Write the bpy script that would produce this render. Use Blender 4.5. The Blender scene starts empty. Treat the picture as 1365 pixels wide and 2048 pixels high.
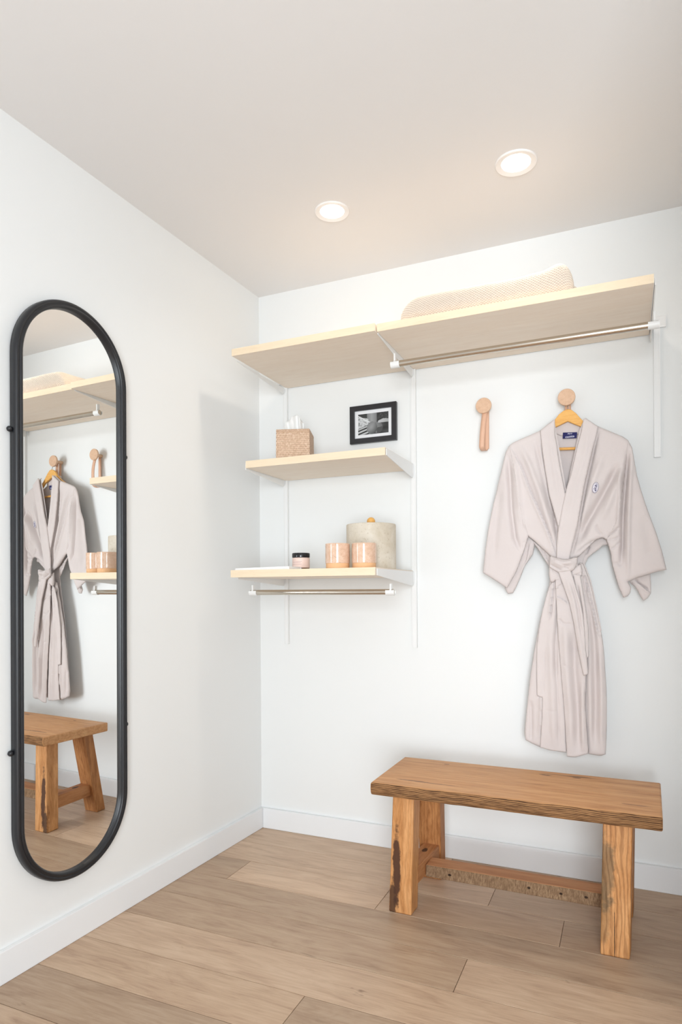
import bpy, bmesh, math, random
import numpy as np
from mathutils import Vector, Matrix, noise

# ------------------------------------------------------------------ camera, light, exposure
S = bpy.context.scene
COL = S.collection
WSLOPE = 0.0389                       # the left wall opens a little more than a right angle
cam_d = bpy.data.cameras.new('camera')
cam = bpy.data.objects.new('camera', cam_d); COL.objects.link(cam)
S.camera = cam
F, YAW, ROLL = 1300.0, -0.4138, -0.0058
cam_d.sensor_fit = 'VERTICAL'; cam_d.sensor_height = 36.0; cam_d.sensor_width = 24.0
cam_d.lens = F / 2048 * 36.0
cam_d.shift_y = 157.6 / 2048
cam_d.clip_start = 0.05
cy, sy = math.cos(YAW), math.sin(YAW)
fwd = Vector((sy, cy, 0)); rgt = Vector((cy, -sy, 0)); up = Vector((0, 0, 1))
r2 = math.cos(ROLL) * rgt + math.sin(ROLL) * up
u2 = -math.sin(ROLL) * rgt + math.cos(ROLL) * up
M = Matrix((r2, u2, -fwd)).transposed().to_4x4()
M.translation = Vector((1.5476, -2.5974, 1.0841))
cam.matrix_world = M

S.view_settings.view_transform = 'Standard'; S.view_settings.look = 'None'
S.view_settings.gamma = 1.0; S.view_settings.use_curve_mapping = False
S.view_settings.exposure = 0.06

wd = bpy.data.worlds.new('daylight'); S.world = wd; wd.use_nodes = True
wb = wd.node_tree.nodes['Background']
wb.inputs[0].default_value = (0.80, 0.90, 1.0, 1); wb.inputs[1].default_value = 1.0

def area(name, loc, rot, sx, sy_, power, col, spread=math.pi):
    l = bpy.data.lights.new(name, 'AREA'); l.shape = 'RECTANGLE'; l.size = sx; l.size_y = sy_
    l.energy = power; l.color = col; l.spread = spread
    o = bpy.data.objects.new(name, l); COL.objects.link(o); o.location = loc; o.rotation_euler = rot
    return o
# daylight through the tall window of the right hand wall and through the window behind the camera
area('window_light_right', (3.36, -2.70, 1.25), (0, math.pi/2, 0), 1.4, 2.1, 16, (0.88, 0.945, 1.0))
area('window_light_front', (2.15, -4.34, 1.15), (math.pi/2, 0, 0), 1.3, 1.9, 66, (0.885, 0.95, 1.0), math.radians(125))

# ------------------------------------------------------------------ helpers
def tag(o, label=None, cat=None, group=None, kind=None):
    if label: o['label'] = label
    if cat: o['category'] = cat
    if group: o['group'] = group
    if kind: o['kind'] = kind
    return o

def empty(name, loc=(0, 0, 0), rz=0.0, label=None, cat=None, group=None):
    o = bpy.data.objects.new(name, None); COL.objects.link(o)
    o.location = loc; o.rotation_euler = (0, 0, rz); o.empty_display_size = 0.05
    return tag(o, label, cat, group)

def mk(name, verts, faces, mat=None, parent=None, smooth=False, loc=None):
    me = bpy.data.meshes.new(name); me.from_pydata([tuple(v) for v in verts], [], faces)
    me.validate(); me.update()
    bm = bmesh.new(); bm.from_mesh(me); bmesh.ops.recalc_face_normals(bm, faces=bm.faces[:]); bm.to_mesh(me); bm.free()
    o = bpy.data.objects.new(name, me); COL.objects.link(o)
    if mat: me.materials.append(mat)
    if smooth:
        for p in me.polygons: p.use_smooth = True
    if parent: o.parent = parent
    if loc: o.location = loc
    return o

def bevel(o, w, seg=2, angle=40):
    m = o.modifiers.new('bevel', 'BEVEL'); m.width = w; m.segments = seg
    m.limit_method = 'ANGLE'; m.angle_limit = math.radians(angle); m.harden_normals = False
    for p in o.data.polygons: p.use_smooth = True
    try: o.data.set_sharp_from_angle(angle=math.radians(50))
    except Exception: pass
    return o

def box(name, x0, x1, y0, y1, z0, z1, mat, parent=None, bev=0.0, seg=2):
    v = [(x, y, z) for x in (x0, x1) for y in (y0, y1) for z in (z0, z1)]
    f = [(0,1,3,2), (4,6,7,5), (0,4,5,1), (2,3,7,6), (0,2,6,4), (1,5,7,3)]
    o = mk(name, v, f, mat, parent)
    if bev: bevel(o, bev, seg)
    return o

def hexa(name, bot, top, mat, parent=None, bev=0.0, seg=2):
    """bot, top: four corners each, same order"""
    v = list(bot) + list(top)
    f = [(3,2,1,0), (4,5,6,7)] + [(i, (i+1) % 4, (i+1) % 4 + 4, i + 4) for i in range(4)]
    o = mk(name, v, f, mat, parent)
    if bev: bevel(o, bev, seg)
    return o

def prism(name, pts, axis, a, b, mat, parent=None, bev=0.0):
    """pts 2D outline extruded along axis 0/1/2 from a to b"""
    def p3(p, t):
        return {0: (t, p[0], p[1]), 1: (p[0], t, p[1]), 2: (p[0], p[1], t)}[axis]
    n = len(pts)
    v = [p3(p, a) for p in pts] + [p3(p, b) for p in pts]
    f = [tuple(range(n))[::-1], tuple(range(n, 2*n))] + [(i, (i+1) % n, (i+1) % n + n, i + n) for i in range(n)]
    o = mk(name, v, f, mat, parent)
    if bev: bevel(o, bev)
    return o

def lathe(name, prof, mat, parent=None, n=48, loc=None, close=False, smooth=True):
    """prof: (r, z) list; r=0 ends become poles"""
    v = []; f = []; rings = []
    for r, z in prof:
        if r < 1e-6: rings.append([len(v)]); v.append((0, 0, z))
        else:
            rings.append(list(range(len(v), len(v) + n)))
            v += [(r*math.cos(2*math.pi*i/n), r*math.sin(2*math.pi*i/n), z) for i in range(n)]
    pr = list(zip(rings, rings[1:] + ([rings[0]] if close else [])))
    if not close: pr = pr[:len(rings)-1]
    for A, B in pr:
        if len(A) == 1 and len(B) == 1: continue
        for i in range(n):
            j = (i+1) % n
            if len(A) == 1: f.append((A[0], B[i], B[j]))
            elif len(B) == 1: f.append((A[i], B[0], A[j]))
            else: f.append((A[i], B[i], B[j], A[j]))
    o = mk(name, v, f, mat, parent, smooth=smooth, loc=loc)
    if smooth:
        try: o.data.set_sharp_from_angle(angle=math.radians(40))
        except Exception: pass
    return o

def tube(name, path, r, mat, parent=None, n=16, caps=True):
    P = [Vector(p) for p in path]; v = []; f = []
    t0 = (P[1]-P[0]).normalized(); a = Vector((0, 0, 1)) if abs(t0.z) < .9 else Vector((1, 0, 0))
    u = t0.cross(a).normalized()
    for i, p in enumerate(P):
        t = (P[min(i+1, len(P)-1)] - P[max(i-1, 0)]).normalized()
        u = (u - t*u.dot(t)).normalized(); w = t.cross(u)
        rr = r[i] if isinstance(r, (list, tuple)) else r
        v += [p + rr*(math.cos(2*math.pi*k/n)*u + math.sin(2*math.pi*k/n)*w) for k in range(n)]
    for i in range(len(P)-1):
        for k in range(n):
            j = (k+1) % n; f.append((i*n+k, i*n+j, (i+1)*n+j, (i+1)*n+k))
    if caps: f += [tuple(range(n))[::-1], tuple(range((len(P)-1)*n, len(P)*n))]
    o = mk(name, v, f, mat, parent, smooth=True)
    try: o.data.set_sharp_from_angle(angle=math.radians(50))
    except Exception: pass
    return o

# ------------------------------------------------------------------ materials
class NT:
    def __init__(s, name):
        s.m = bpy.data.materials.new(name); s.m.use_nodes = True
        s.n = s.m.node_tree.nodes; s.l = s.m.node_tree.links
        s.b = s.n['Principled BSDF']
    def add(s, t, **k):
        x = s.n.new(t)
        for a, b in k.items(): setattr(x, a, b)
        return x
    def link(s, a, b): s.l.new(a, b)
    def coord(s, kind='Object', scale=(1,1,1), loc=(0,0,0), rot=(0,0,0)):
        tc = s.add('ShaderNodeTexCoord'); mp = s.add('ShaderNodeMapping')
        mp.inputs['Scale'].default_value = scale; mp.inputs['Location'].default_value = loc
        mp.inputs['Rotation'].default_value = rot
        s.link(tc.outputs[kind], mp.inputs['Vector']); return mp.outputs[0]
    def noise(s, vec, scale, detail=4, rough=.55, dist=0.0):
        x = s.add('ShaderNodeTexNoise'); x.inputs['Scale'].default_value = scale
        x.inputs['Detail'].default_value = detail; x.inputs['Roughness'].default_value = rough
        x.inputs['Distortion'].default_value = dist
        if vec: s.link(vec, x.inputs['Vector'])
        return x.outputs['Fac']
    def ramp(s, fac, stops, interp='LINEAR'):
        x = s.add('ShaderNodeValToRGB'); x.color_ramp.interpolation = interp
        e = x.color_ramp.elements
        while len(e) > 1: e.remove(e[-1])
        e[0].position = stops[0][0]; e[0].color = (*stops[0][1], 1) if len(stops[0][1]) == 3 else stops[0][1]
        for p, c in stops[1:]:
            q = e.new(p); q.color = (*c, 1)
        s.link(fac, x.inputs['Fac']); return x.outputs['Color']
    def mix(s, a, b, fac, mode='MIX'):
        x = s.add('ShaderNodeMix', data_type='RGBA', blend_type=mode)
        for sock, val in ((x.inputs['Factor'], fac), (x.inputs['A'], a), (x.inputs['B'], b)):
            if hasattr(val, 'is_linked') or isinstance(val, bpy.types.NodeSocket): s.link(val, sock)
            elif isinstance(val, (int, float)): sock.default_value = val
            else: sock.default_value = (*val, 1)
        # colour sockets
        return x.outputs['Result']
    def math(s, op, a, b=None, c=None, clamp=False):
        x = s.add('ShaderNodeMath', operation=op, use_clamp=clamp)
        for i, val in enumerate((a, b, c)):
            if val is None: continue
            if isinstance(val, bpy.types.NodeSocket): s.link(val, x.inputs[i])
            else: x.inputs[i].default_value = val
        return x.outputs[0]
    def bump(s, h, strength=.2, dist=.001):
        x = s.add('ShaderNodeBump'); x.inputs['Strength'].default_value = strength
        x.inputs['Distance'].default_value = dist
        s.link(h, x.inputs['Height']); s.link(x.outputs[0], s.b.inputs['Normal'])
    def col(s, c):
        if isinstance(c, bpy.types.NodeSocket): s.link(c, s.b.inputs['Base Color'])
        else: s.b.inputs['Base Color'].default_value = (*c, 1)
    def set(s, rough=.5, metal=0.0, spec=.5, **k):
        s.b.inputs['Roughness'].default_value = rough; s.b.inputs['Metallic'].default_value = metal
        s.b.inputs['Specular IOR Level'].default_value = spec
        for a, v in k.items(): s.b.inputs[a].default_value = v

def lin(r, g, b):
    f = lambda c: ((c/255+.055)/1.055)**2.4 if c > 10 else c/255/12.92
    return (f(r), f(g), f(b))

def m_paint(name, c, rough=.6, bump=.05):
    t = NT(name); v = t.coord('Object')
    n = t.noise(v, 3, 2); t.col(t.mix(c, tuple(x*.985 for x in c), n))
    t.bump(t.noise(t.coord('Object'), 260, 3), bump, .0006); t.set(rough, spec=.3); return t.m

def m_plain(name, c, rough=.5, metal=0.0, spec=.5, var=.04, scale=40, bump=0.0, **k):
    t = NT(name); n = t.noise(t.coord('Object'), scale, 4)
    t.col(t.mix(tuple(min(1, x*(1+var)) for x in c), tuple(x*(1-var) for x in c), n))
    if bump: t.bump(t.noise(t.coord('Object'), scale*6, 3), bump, .0008)
    t.set(rough, metal, spec, **k); return t.m

def m_wood(name, light, mid, dark, axis=0, stretch=14, scale=9, rough=.5, cracks=None, bump=.12, streak=1.0, extra=None, rings=0.0):
    t = NT(name)
    sc = [stretch]*3; sc[axis] = 1.0
    v = t.coord('Object', scale=tuple(sc))
    a = t.noise(v, scale*.35, 6, .6, .8); b = t.noise(v, scale*2.2, 5, .65, .3)
    f = t.math('ADD', t.math('MULTIPLY', a, .62), t.math('MULTIPLY', b, .38*streak))
    c = t.ramp(f, [(.30, dark), (.44, mid), (.60, light)])
    if cracks:
        n = t.noise(t.coord('Object', scale=tuple(x*.42 for x in sc), loc=(3.1, 1.7, 2.2)), scale*.42, 3, .5, .4)
        msk = t.ramp(n, [(cracks, (1,1,1)), (cracks+.035, (0,0,0))])
        c = t.mix(c, tuple(x*.28 for x in dark), msk)
    if rings:
        wv = t.add('ShaderNodeTexWave', wave_type='RINGS', rings_direction='Y'); wv.inputs['Scale'].default_value = 11
        wv.inputs['Distortion'].default_value = 9; wv.inputs['Detail'].default_value = 3; wv.inputs['Detail Scale'].default_value = 1.2
        s2 = [2.2]*3; s2[axis] = .45
        t.link(t.coord('Object', scale=tuple(s2)), wv.inputs['Vector'])
        c = t.mix(c, t.ramp(wv.outputs['Fac'], [(.1, (.62, .56, .50)), (.5, (1, 1, 1)), (1, (1.0, .98, .95))]), rings, 'MULTIPLY')
    if extra: c = extra(t, c)
    t.col(c); t.bump(f, bump, .0015); t.set(rough, spec=.35); return t.m

WALL = m_paint('wall_paint', lin(240, 241, 240))
CEIL = m_paint('ceiling_paint', lin(238, 236, 235), .75)
TRIM = m_paint('trim_paint', lin(241, 242, 243), .4, .02)
WHITE = m_plain('white_powder_coat', lin(240, 240, 239), .38, var=.01)
BIRCH = m_wood('pale_birch_laminate', lin(243, 224, 196), lin(239, 219, 190), lin(232, 209, 177), 0, 10, 10, .5, bump=.02)
BIRCHB = m_wood('birch_underside', lin(247, 234, 218), lin(244, 229, 212), lin(238, 221, 203), 0, 10, 10, .55, bump=.02)
CHROME = m_plain('satin_nickel', (.62, .57, .50), .22, 1.0, var=.02)
BLACK = m_plain('black_metal', (.012, .013, .016), .38, 0.0, .5, var=.1)
PEGW = m_wood('peg_beech', lin(226, 190, 160), lin(218, 180, 150), lin(204, 163, 132), 2, 10, 22, .5, bump=.03)
LEATHER = m_plain('tan_leather', lin(228, 184, 156), .6, var=.05, scale=60, bump=.1)
LEATHER_IN = m_plain('tan_leather_inside', lin(214, 160, 118), .7, var=.06, scale=80, bump=.15)
HANGW = m_wood('honey_wood', lin(243, 190, 110), lin(236, 176, 94), lin(215, 150, 72), 0, 8, 26, .38, bump=.03)
WIRE = m_plain('hook_wire', (.55, .54, .52), .25, 1.0)

# ------------------------------------------------------------------ room shell
def wl(X, Y, z):           # a point in the left wall's own frame: X off the wall, Y along it
    k = 1/math.hypot(1, WSLOPE)
    return (k*(X + WSLOPE*Y), k*(-WSLOPE*X + Y), z)
def wall_quad(name, X0, X1, Y0, Y1, z0, z1, mat, bev=0.0):
    c = [(X0, Y0), (X1, Y0), (X1, Y1), (X0, Y1)]
    return hexa(name, [wl(x, y, z0) for x, y in c], [wl(x, y, z1) for x, y in c], mat, None, bev)
H = 2.44
RX = 3.40; FY = -4.40; SX = 1.80
tag(wall_quad('wall_left', -.12, 0, -4.52, .12, -.05, H+.05, WALL), kind='structure')
tag(box('wall_back', 0.0, SX+.12, 0, .12, -.05, H+.05, WALL), kind='structure')
tag(box('ceiling', -.4, RX+.15, FY-.15, .14, H, H+.12, CEIL), kind='structure')
# unseen closet nook wall, deepened to block window light, then the room widens
tag(box('wall_nook', SX, SX+.12, -1.70, 0, -.05, H, WALL), kind='structure')
tag(box('wall_side', SX+.12, RX+.12, -1.70, -1.58, -.05, H, WALL), kind='structure')
def wall_with_hole(name, ax, pos, a0, a1, h0, h1, z0, z1, th):
    v = []; f = []
    def bx(p0, p1, q0, q1):
        i = len(v)
        for A in (pos, pos+th):
            for B in (p0, p1):
                for Z in (q0, q1):
                    v.append((A, B, Z) if ax == 0 else (B, A, Z))
        f.extend([tuple(i+k for k in q) for q in ((0,1,3,2), (4,6,7,5), (0,4,5,1), (2,3,7,6), (0,2,6,4), (1,5,7,3))])
    bx(a0, h0, -.05, H); bx(h1, a1, -.05, H); bx(h0, h1, -.05, z0); bx(h0, h1, z1, H)
    return tag(mk(name, v, f, WALL), kind='structure')
wall_with_hole('wall_right', 0, RX, FY-.1, -1.58, -3.45, -1.95, .20, 2.15, .12)
wall_with_hole('wall_front', 1, FY-.12, -.30, RX+.12, 1.45, 2.85, .15, 2.25, .12)
def window(name, ax, pos, a0, a1, z0, z1):
    fr = empty(name); tag(fr, kind='structure')
    w = .05
    def bar(nm, p0, p1, q0, q1):
        if ax == 0: box(nm, pos, pos+.05, p0, p1, q0, q1, TRIM, fr)
        else: box(nm, p0, p1, pos, pos+.05, q0, q1, TRIM, fr)
    bar('window_frame', a0, a0+w, z0, z1); bar('window_frame', a1-w, a1, z0, z1)
    bar('window_frame', a0+w, a1-w, z0, z0+w); bar('window_frame', a0+w, a1-w, z1-w, z1)
    m = (a0+a1)/2; bar('mullion', m-.02, m+.02, z0+w, z1-w)
window('window_1', 0, RX+.06, -3.45, -1.95, .20, 2.15)
window('window_2', 1, FY-.11, 1.45, 2.85, .15, 2.25)

BB = .091
tag(wall_quad('baseboard_left', 0, .016, -4.38, -.001, 0, BB, TRIM, .002), kind='structure')
tag(box('baseboard_back', .016, SX-.0005, -.016, -.0003, 0, BB, TRIM, None, .002), kind='structure')
tag(box('baseboard_nook', SX-.016, SX-.0003, -1.70, -.017, 0, BB, TRIM, None, .002), kind='structure')

# ------------------------------------------------------------------ floor: single planks on a sub floor
def plank_mat():
    t = NT('oak_plank')
    oi = t.add('ShaderNodeObjectInfo')
    cb = t.add('ShaderNodeCombineXYZ')
    t.link(t.math('MULTIPLY', oi.outputs['Random'], 37.0), cb.inputs[0])
    t.link(t.math('MULTIPLY', oi.outputs['Random'], 91.0), cb.inputs[1])
    def vec(sc):
        tc = t.add('ShaderNodeTexCoord'); mp = t.add('ShaderNodeMapping'); mp.inputs['Scale'].default_value = sc
        t.link(tc.outputs['Object'], mp.inputs['Vector'])
        ad = t.add('ShaderNodeVectorMath', operation='ADD'); t.link(mp.outputs[0], ad.inputs[0]); t.link(cb.outputs[0], ad.inputs[1])
        return ad.outputs[0]
    a = t.noise(vec((1.6, 9, 1)), 2.2, 6, .62, 1.3)
    b = t.noise(vec((3, 60, 1)), 2.6, 5, .7, .4)
    f = t.math('ADD', t.math('MULTIPLY', a, .6), t.math('MULTIPLY', b, .4))
    c = t.ramp(f, [(.30, lin(164, 135, 112)), (.43, lin(189, 160, 135)), (.52, lin(200, 172, 146)), (.66, lin(212, 186, 161))])
    n = t.noise(vec((2.6, 6, 1)), 2.4, 3, .6, .6)
    kn = t.ramp(n, [(.235, (1,1,1)), (.29, (0,0,0))])
    c = t.mix(c, lin(118, 92, 74), t.math('MULTIPLY', kn, .75))
    c = t.mix(c, oi.outputs['Color'], 1.0, 'MULTIPLY')
    t.col(c); t.bump(b, .10, .0006); t.set(.42, spec=.38); return t.m
PLANK = plank_mat()
SUB = m_plain('sub_floor', lin(236, 214, 184), .8)
floor = tag(box('floor', -.30, RX+.10, FY-.08, .10, -.06, -.0065, SUB), kind='structure')
random.seed(5)
rows = [(.0, -.010)]
e = -.010
while e > FY: rows.append((e, e-.1725)); e -= .1725
joints = {2: [1.107], 3: [.159, .757, 1.356, 1.96], 4: [], 5: [1.114], 6: [1.98], 7: [.753], 8: [1.75], 1: [.9], 9: [.55, 2.1]}
tints = {(1,0): 1.04, (1,1): .90, (2,0): 1.07, (2,1): .92, (3,0): .82, (3,1): 1.10, (3,2): .93, (3,3): .86, (3,4): .9, (4,0): .80, (5,0): .84, (5,1): .99, (6,0): 1.0, (7,0): .95, (7,1): .76, (8,0): .74, (9,0): .88, (9,1): .86}
g = .0009
for ri, (ya, yb) in enumerate(rows):
    xs = joints.get(ri)
    if xs is None:
        x = random.uniform(-.1, 1.0); xs = []
        while x < RX: xs.append(x); x += random.choice([1.1, 1.4, 1.7])
    ed = [-.19] + xs + [RX]
    for k in range(len(ed)-1):
        if ya > -1.58 and ed[k] > SX+.1: continue
        x1 = min(ed[k+1], SX) if ya > -1.68 and ed[k+1] > SX else ed[k+1]
        lo = ed[k]
        if lo < 0:  # left end is cut along the baseboard line
            la = WSLOPE*ya + .004; lb = WSLOPE*yb + .004
        else: la = lb = lo + g
        y1, y0 = ya-g, max(yb, FY)+g
        if y1 - y0 < .004: continue
        c = [(lb, y0), (x1-g, y0), (x1-g, y1), (la, y1)]
        t = .0008
        ins = [(lb+t, y0+t), (x1-g-t, y0+t), (x1-g-t, y1-t), (la+t, y1-t)]
        v = [(x, y, -.0065) for x, y in c] + [(x, y, -.0006) for x, y in c] + [(x, y, 0) for x, y in ins]
        f = [(0,1,5,4), (1,2,6,5), (2,3,7,6), (3,0,4,7), (4,5,9,8), (5,6,10,9), (6,7,11,10), (7,4,8,11), (8,9,10,11)]
        p = mk('plank', v, f, PLANK, floor)
        q = tints.get((ri, k), random.uniform(.9, 1.03))
        p.color = (q, q*(.995 if q > .95 else .985), q*(.985 if q > .95 else .96), 1)

# ------------------------------------------------------------------ ceiling downlights
def emat(name, c, s):
    t = NT(name); t.b.inputs['Emission Color'].default_value = (*c, 1); t.b.inputs['Emission Strength'].default_value = s
    t.col(c); return t.m
LED = emat('warm_led', (1.0, .90, .76), 9.0)
TRIML = m_plain('downlight_trim', lin(247, 244, 242), .5, var=.01)
def downlight(x, y, r, label):
    t = empty('ceiling_downlight', (x, y, H), 0, label, 'light', 'recessed ceiling lights')
    lathe('trim_ring', [(r*.70, .002), (r*.70, -.0015), (r*.96, -.005), (r, -.003), (r, 0)], TRIML, t, 64)
    lathe('lamp_disc', [(0, -.0008), (r*.70, -.0008), (r*.70, .001)], LED, t, 64)
    l = bpy.data.lights.new('downlight_lamp', 'SPOT'); l.energy = 9.5; l.color = (1.0, .88, .74); l.shadow_soft_size = .045
    l.spot_size = math.radians(150); l.spot_blend = .9
    o = bpy.data.objects.new('downlight_lamp', l); COL.objects.link(o); o.parent = t; o.location = (0, 0, -.012)
    return t
downlight(.592, -.481, .062, 'round recessed warm ceiling light nearer the room corner')
downlight(1.234, -.481, .065, 'round recessed warm ceiling light above the long shelf with the blanket')

# ------------------------------------------------------------------ oval mirror on the left wall
MR = empty('wall_mirror', wl(0.0002, -1.078, 1.0895), -.0339, 'tall pill-shaped mirror in a ridged black frame on the left wall', 'mirror')
MR.rotation_euler = (0, .0035, -.0339)      # hangs a hair out of parallel with the wall
yc, mw, zt, zb = 0.0, .431, .8895, -.8895
def capsule(off, n=40):
    r = mw/2 - off; a = [math.pi*i/n for i in range(n+1)]; zc1 = zt - mw/2; zc0 = zb + mw/2
    return [(yc + r*math.cos(t), zc1 + r*math.sin(t)) for t in a] + [(yc - r*math.cos(t), zc0 - r*math.sin(t)) for t in a]
def ring_sweep(name, prof, mat, parent):   # prof: (inset, X) closed
    loops = [[(X, y, z) for y, z in capsule(off)] for off, X in prof]
    n = len(loops[0]); v = [p for L in loops for p in L]; f = []
    for a in range(len(prof)):
        b = (a+1) % len(prof)
        for i in range(n):
            j = (i+1) % n; f.append((a*n+i, a*n+j, b*n+j, b*n+i))
    return mk(name, v, f, mat, parent, smooth=True)
prof = [(0, .004), (0, .018), (.002, .0245), (.006, .028), (.010, .0285), (.0125, .026), (.0145, .0255), (.017, .029), (.021, .0295), (.0245, .027), (.0262, .023), (.0268, .0165), (.0268, .004)]
ring_sweep('frame', prof, BLACK, MR)
t = NT('mirror_silver'); t.col((.93, .94, .935)); t.set(.0, 1.0); MSIL = t.m
cp = capsule(.0266); n = len(cp)
mk('mirror_glass', [(.0135, y, z) for y, z in cp] + [(.006, y, z) for y, z in cp],
   [tuple(range(n))] + [(i, (i+1) % n, (i+1) % n + n, i+n) for i in range(n)] + [tuple(range(n, 2*n))[::-1]], MSIL, MR)
for z in (.4555, -.4575):
    for s in (-1, 1):
        k = lathe('pivot_knob', [(0, .014), (.004, .0135), (.0075, .010), (.0085, .006), (.007, .0015), (.005, 0), (.005, -.012), (0, -.012)], BLACK, MR, 20)
        k.rotation_euler = (-s*math.pi/2, 0, 0); k.location = (.010, yc + s*(mw/2), z)

# ------------------------------------------------------------------ shelving system
STD = []
def standard(xc, z0, z1, label):
    t = empty('shelf_upright', (xc, 0, z0), 0, label, 'bracket rail', 'white shelf uprights on the back wall')
    w = .0105; h = z1-z0
    # U-channel with a recessed slotted face
    prism('rail', [(-w, -.0003), (-w, -.0145), (-w+.004, -.0145), (-w+.004, -.0125), (w-.004, -.0125), (w-.004, -.0145), (w, -.0145), (w, -.0003)], 2, 0, h, WHITE, t)
    return t
standard(.142, .846, 2.018, 'white slotted shelf upright nearest the room corner')
standard(.7435, .846, 2.018, 'white slotted shelf upright in the middle, right of the small shelves')
standard(1.6525, 1.556, 2.018, 'short white shelf upright at the right, beyond the robe')
tk = empty('hang_track', (0, 0, 2.02), 0, 'white horizontal hang track behind the top shelves, its end showing at right', 'bracket rail')
prism('rail', [(-.0003, .0), (-.008, .0), (-.0095, .004), (-.0095, .037), (-.008, .041), (-.0003, .041)], 0, .10, 1.682, WHITE, tk)

# shelves
def shelf(name_label, x0, x1, depth, z0, th):
    t = empty('shelf', ((x0+x1)/2, -depth/2, z0), 0, name_label, 'shelf', 'pale wood shelves')
    w = (x1-x0)/2; d = depth/2
    b = box('board', -w, w, -d+.0012, d-.004, 0, th, BIRCHB, t, .0015)
    box('front_edge', -w, w, -d, -d+.0012, 0.0, th, BIRCH, t, 0)
    return t
UZ, TH = 2.000, .027
shelf('upper left pale wood shelf with nothing on it', .1450, .7405, .450, UZ, TH)
shelf('long upper right pale wood shelf carrying the knitted blanket', .7445, 1.6285, .440, UZ-.0005, TH)
shelf('small middle pale wood shelf carrying the woven tissue box', .1400, .7385, .345, 1.5825, .0285)
shelf('lower pale wood shelf carrying the cups and the canister', .1380, .7380, .455, 1.1385, .0280)

def bracket(x, ztop, depth, back, front, label, th=.0016, lip=0):
    t = empty('shelf_bracket', (x, 0, ztop), 0, label, 'shelf bracket')
    pts = [(-.0150, -.002), (-.0150, -back+.012), (-.019, -back+.004), (-.026, -back), (-.034, -back), (-depth, -front), (-depth, -.002)]
    prism('arm', pts, 0, -th, th, WHITE, t, .0006)
    box('hook_plate', -th*2.2, th*2.2, -.0180, -.0150, -back+.010, -.004, WHITE, t)
    return t
# under the two top shelves
bracket(.1385, UZ-.0005, .40, .030, .004, 'white bracket under the left end of the upper left shelf')
bracket(.7425, UZ+.0200, .425, .055, .024, 'white bracket between the two upper shelves')
bracket(1.6325, UZ+.020, .430, .055, .024, 'white bracket under the right end of the long upper shelf')
bracket(.1370, 1.5825+.024, .34, .052, .030, 'white bracket under the left end of the middle shelf')
bracket(.7415, 1.5825+.0265, .340, .060, .026, 'white bracket at the right end of the middle shelf')
bracket(.1350, 1.1385+.024, .40, .055, .030, 'white bracket at the left end of the lower shelf')
bracket(.7415, 1.1385+.026, .445, .062, .026, 'white bracket at the right end of the lower shelf')

def rod(x0, x1, y, z, r, ztops, label):
    t = empty('hanging_rod', ((x0+x1)/2, y, z), 0, label, 'rod', 'steel hanging rods')
    h = (x1-x0)/2
    tube('bar', [(-h+.004, 0, 0), (h-.004, 0, 0)], r, CHROME, t, 32)
    for s, zt_ in ((-1, ztops[0]), (1, ztops[1])):
        n = 24; ri, ro = r+.0003, r+.0022; L0, L1 = (-h, -h+.034) if s < 0 else (h-.034, h)
        v = []; f = []
        a0, a1 = math.radians(150), math.radians(390)
        for x in (L0, L1):
            for i in range(n+1):
                a = a0 + (a1-a0)*i/n
                v += [(x, ri*math.cos(a), ri*math.sin(a)), (x, ro*math.cos(a), ro*math.sin(a))]
        m = 2*(n+1)
        for i in range(n):
            p = 2*i
            f += [(p, p+2, p+2+m, p+m), (p+1, p+1+m, p+3+m, p+3), (p, p+1, p+3, p+2), (p+m, p+2+m, p+3+m, p+1+m)]
        f += [(0, m, m+1, 1), (2*n, 2*n+1, 2*n+1+m, 2*n+m)]
        c = mk('rod_holder', v, f, WHITE, t, smooth=True)
        try: c.data.set_sharp_from_angle(angle=math.radians(40))
        except Exception: pass
        xs = (L0+L1)/2 + .002*s
        k = r + .0015
        prism('holder_stem', [(-.008, zt_-z), (.008, zt_-z), (.0075, k*.9), (k, k*.4), (k, 0), (-k, 0), (-k, k*.4), (-.0075, k*.9)], 0, xs-.0035, xs+.0035, WHITE, c, .001)
    return t
rod(.7420, 1.6500, -.280, 1.9330, .0118, (1.9725, 1.9725), 'long steel hanging rod under the upper right shelf')
rod(.1340, .7600, -.306, 1.0790, .0108, (1.1095, 1.1095), 'short steel hanging rod under the lower shelf')

# ------------------------------------------------------------------ picture frame
PF = empty('picture_frame', (.5655, 0, 1.795), 0, 'small black frame with a black and white photo on the back wall', 'picture')
fw, fh, fb = .1055, .0805, .0215
FB = m_plain('frame_black', (.016, .015, .018), .35, var=.1)
def ring(name, w, h, b, y0, y1, mat, parent):
    v = []
    for (a, c) in ((w, h), (w-b, h-b)):
        for y in (y0, y1): v += [(-a, y, -c), (a, y, -c), (a, y, c), (-a, y, c)]
    f = []
    for i in range(4):
        j = (i+1) % 4
        f += [(i, j, j+4, i+4), (8+i, 12+i, 12+j, 8+j), (4+i, 4+j, 12+j, 12+i), (i, 8+i, 8+j, j)]
    return mk(name, v, f, mat, parent)
bevel(ring('frame', fw, fh, fb, -.0004, -.018, FB, PF), .001)
box('mat_board', -fw+fb-.002, fw-fb+.002, -.0095, -.001, -fh+fb-.002, fh-fb+.002, m_plain('mat_board', lin(238, 238, 240), .8, var=.01), PF)
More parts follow.
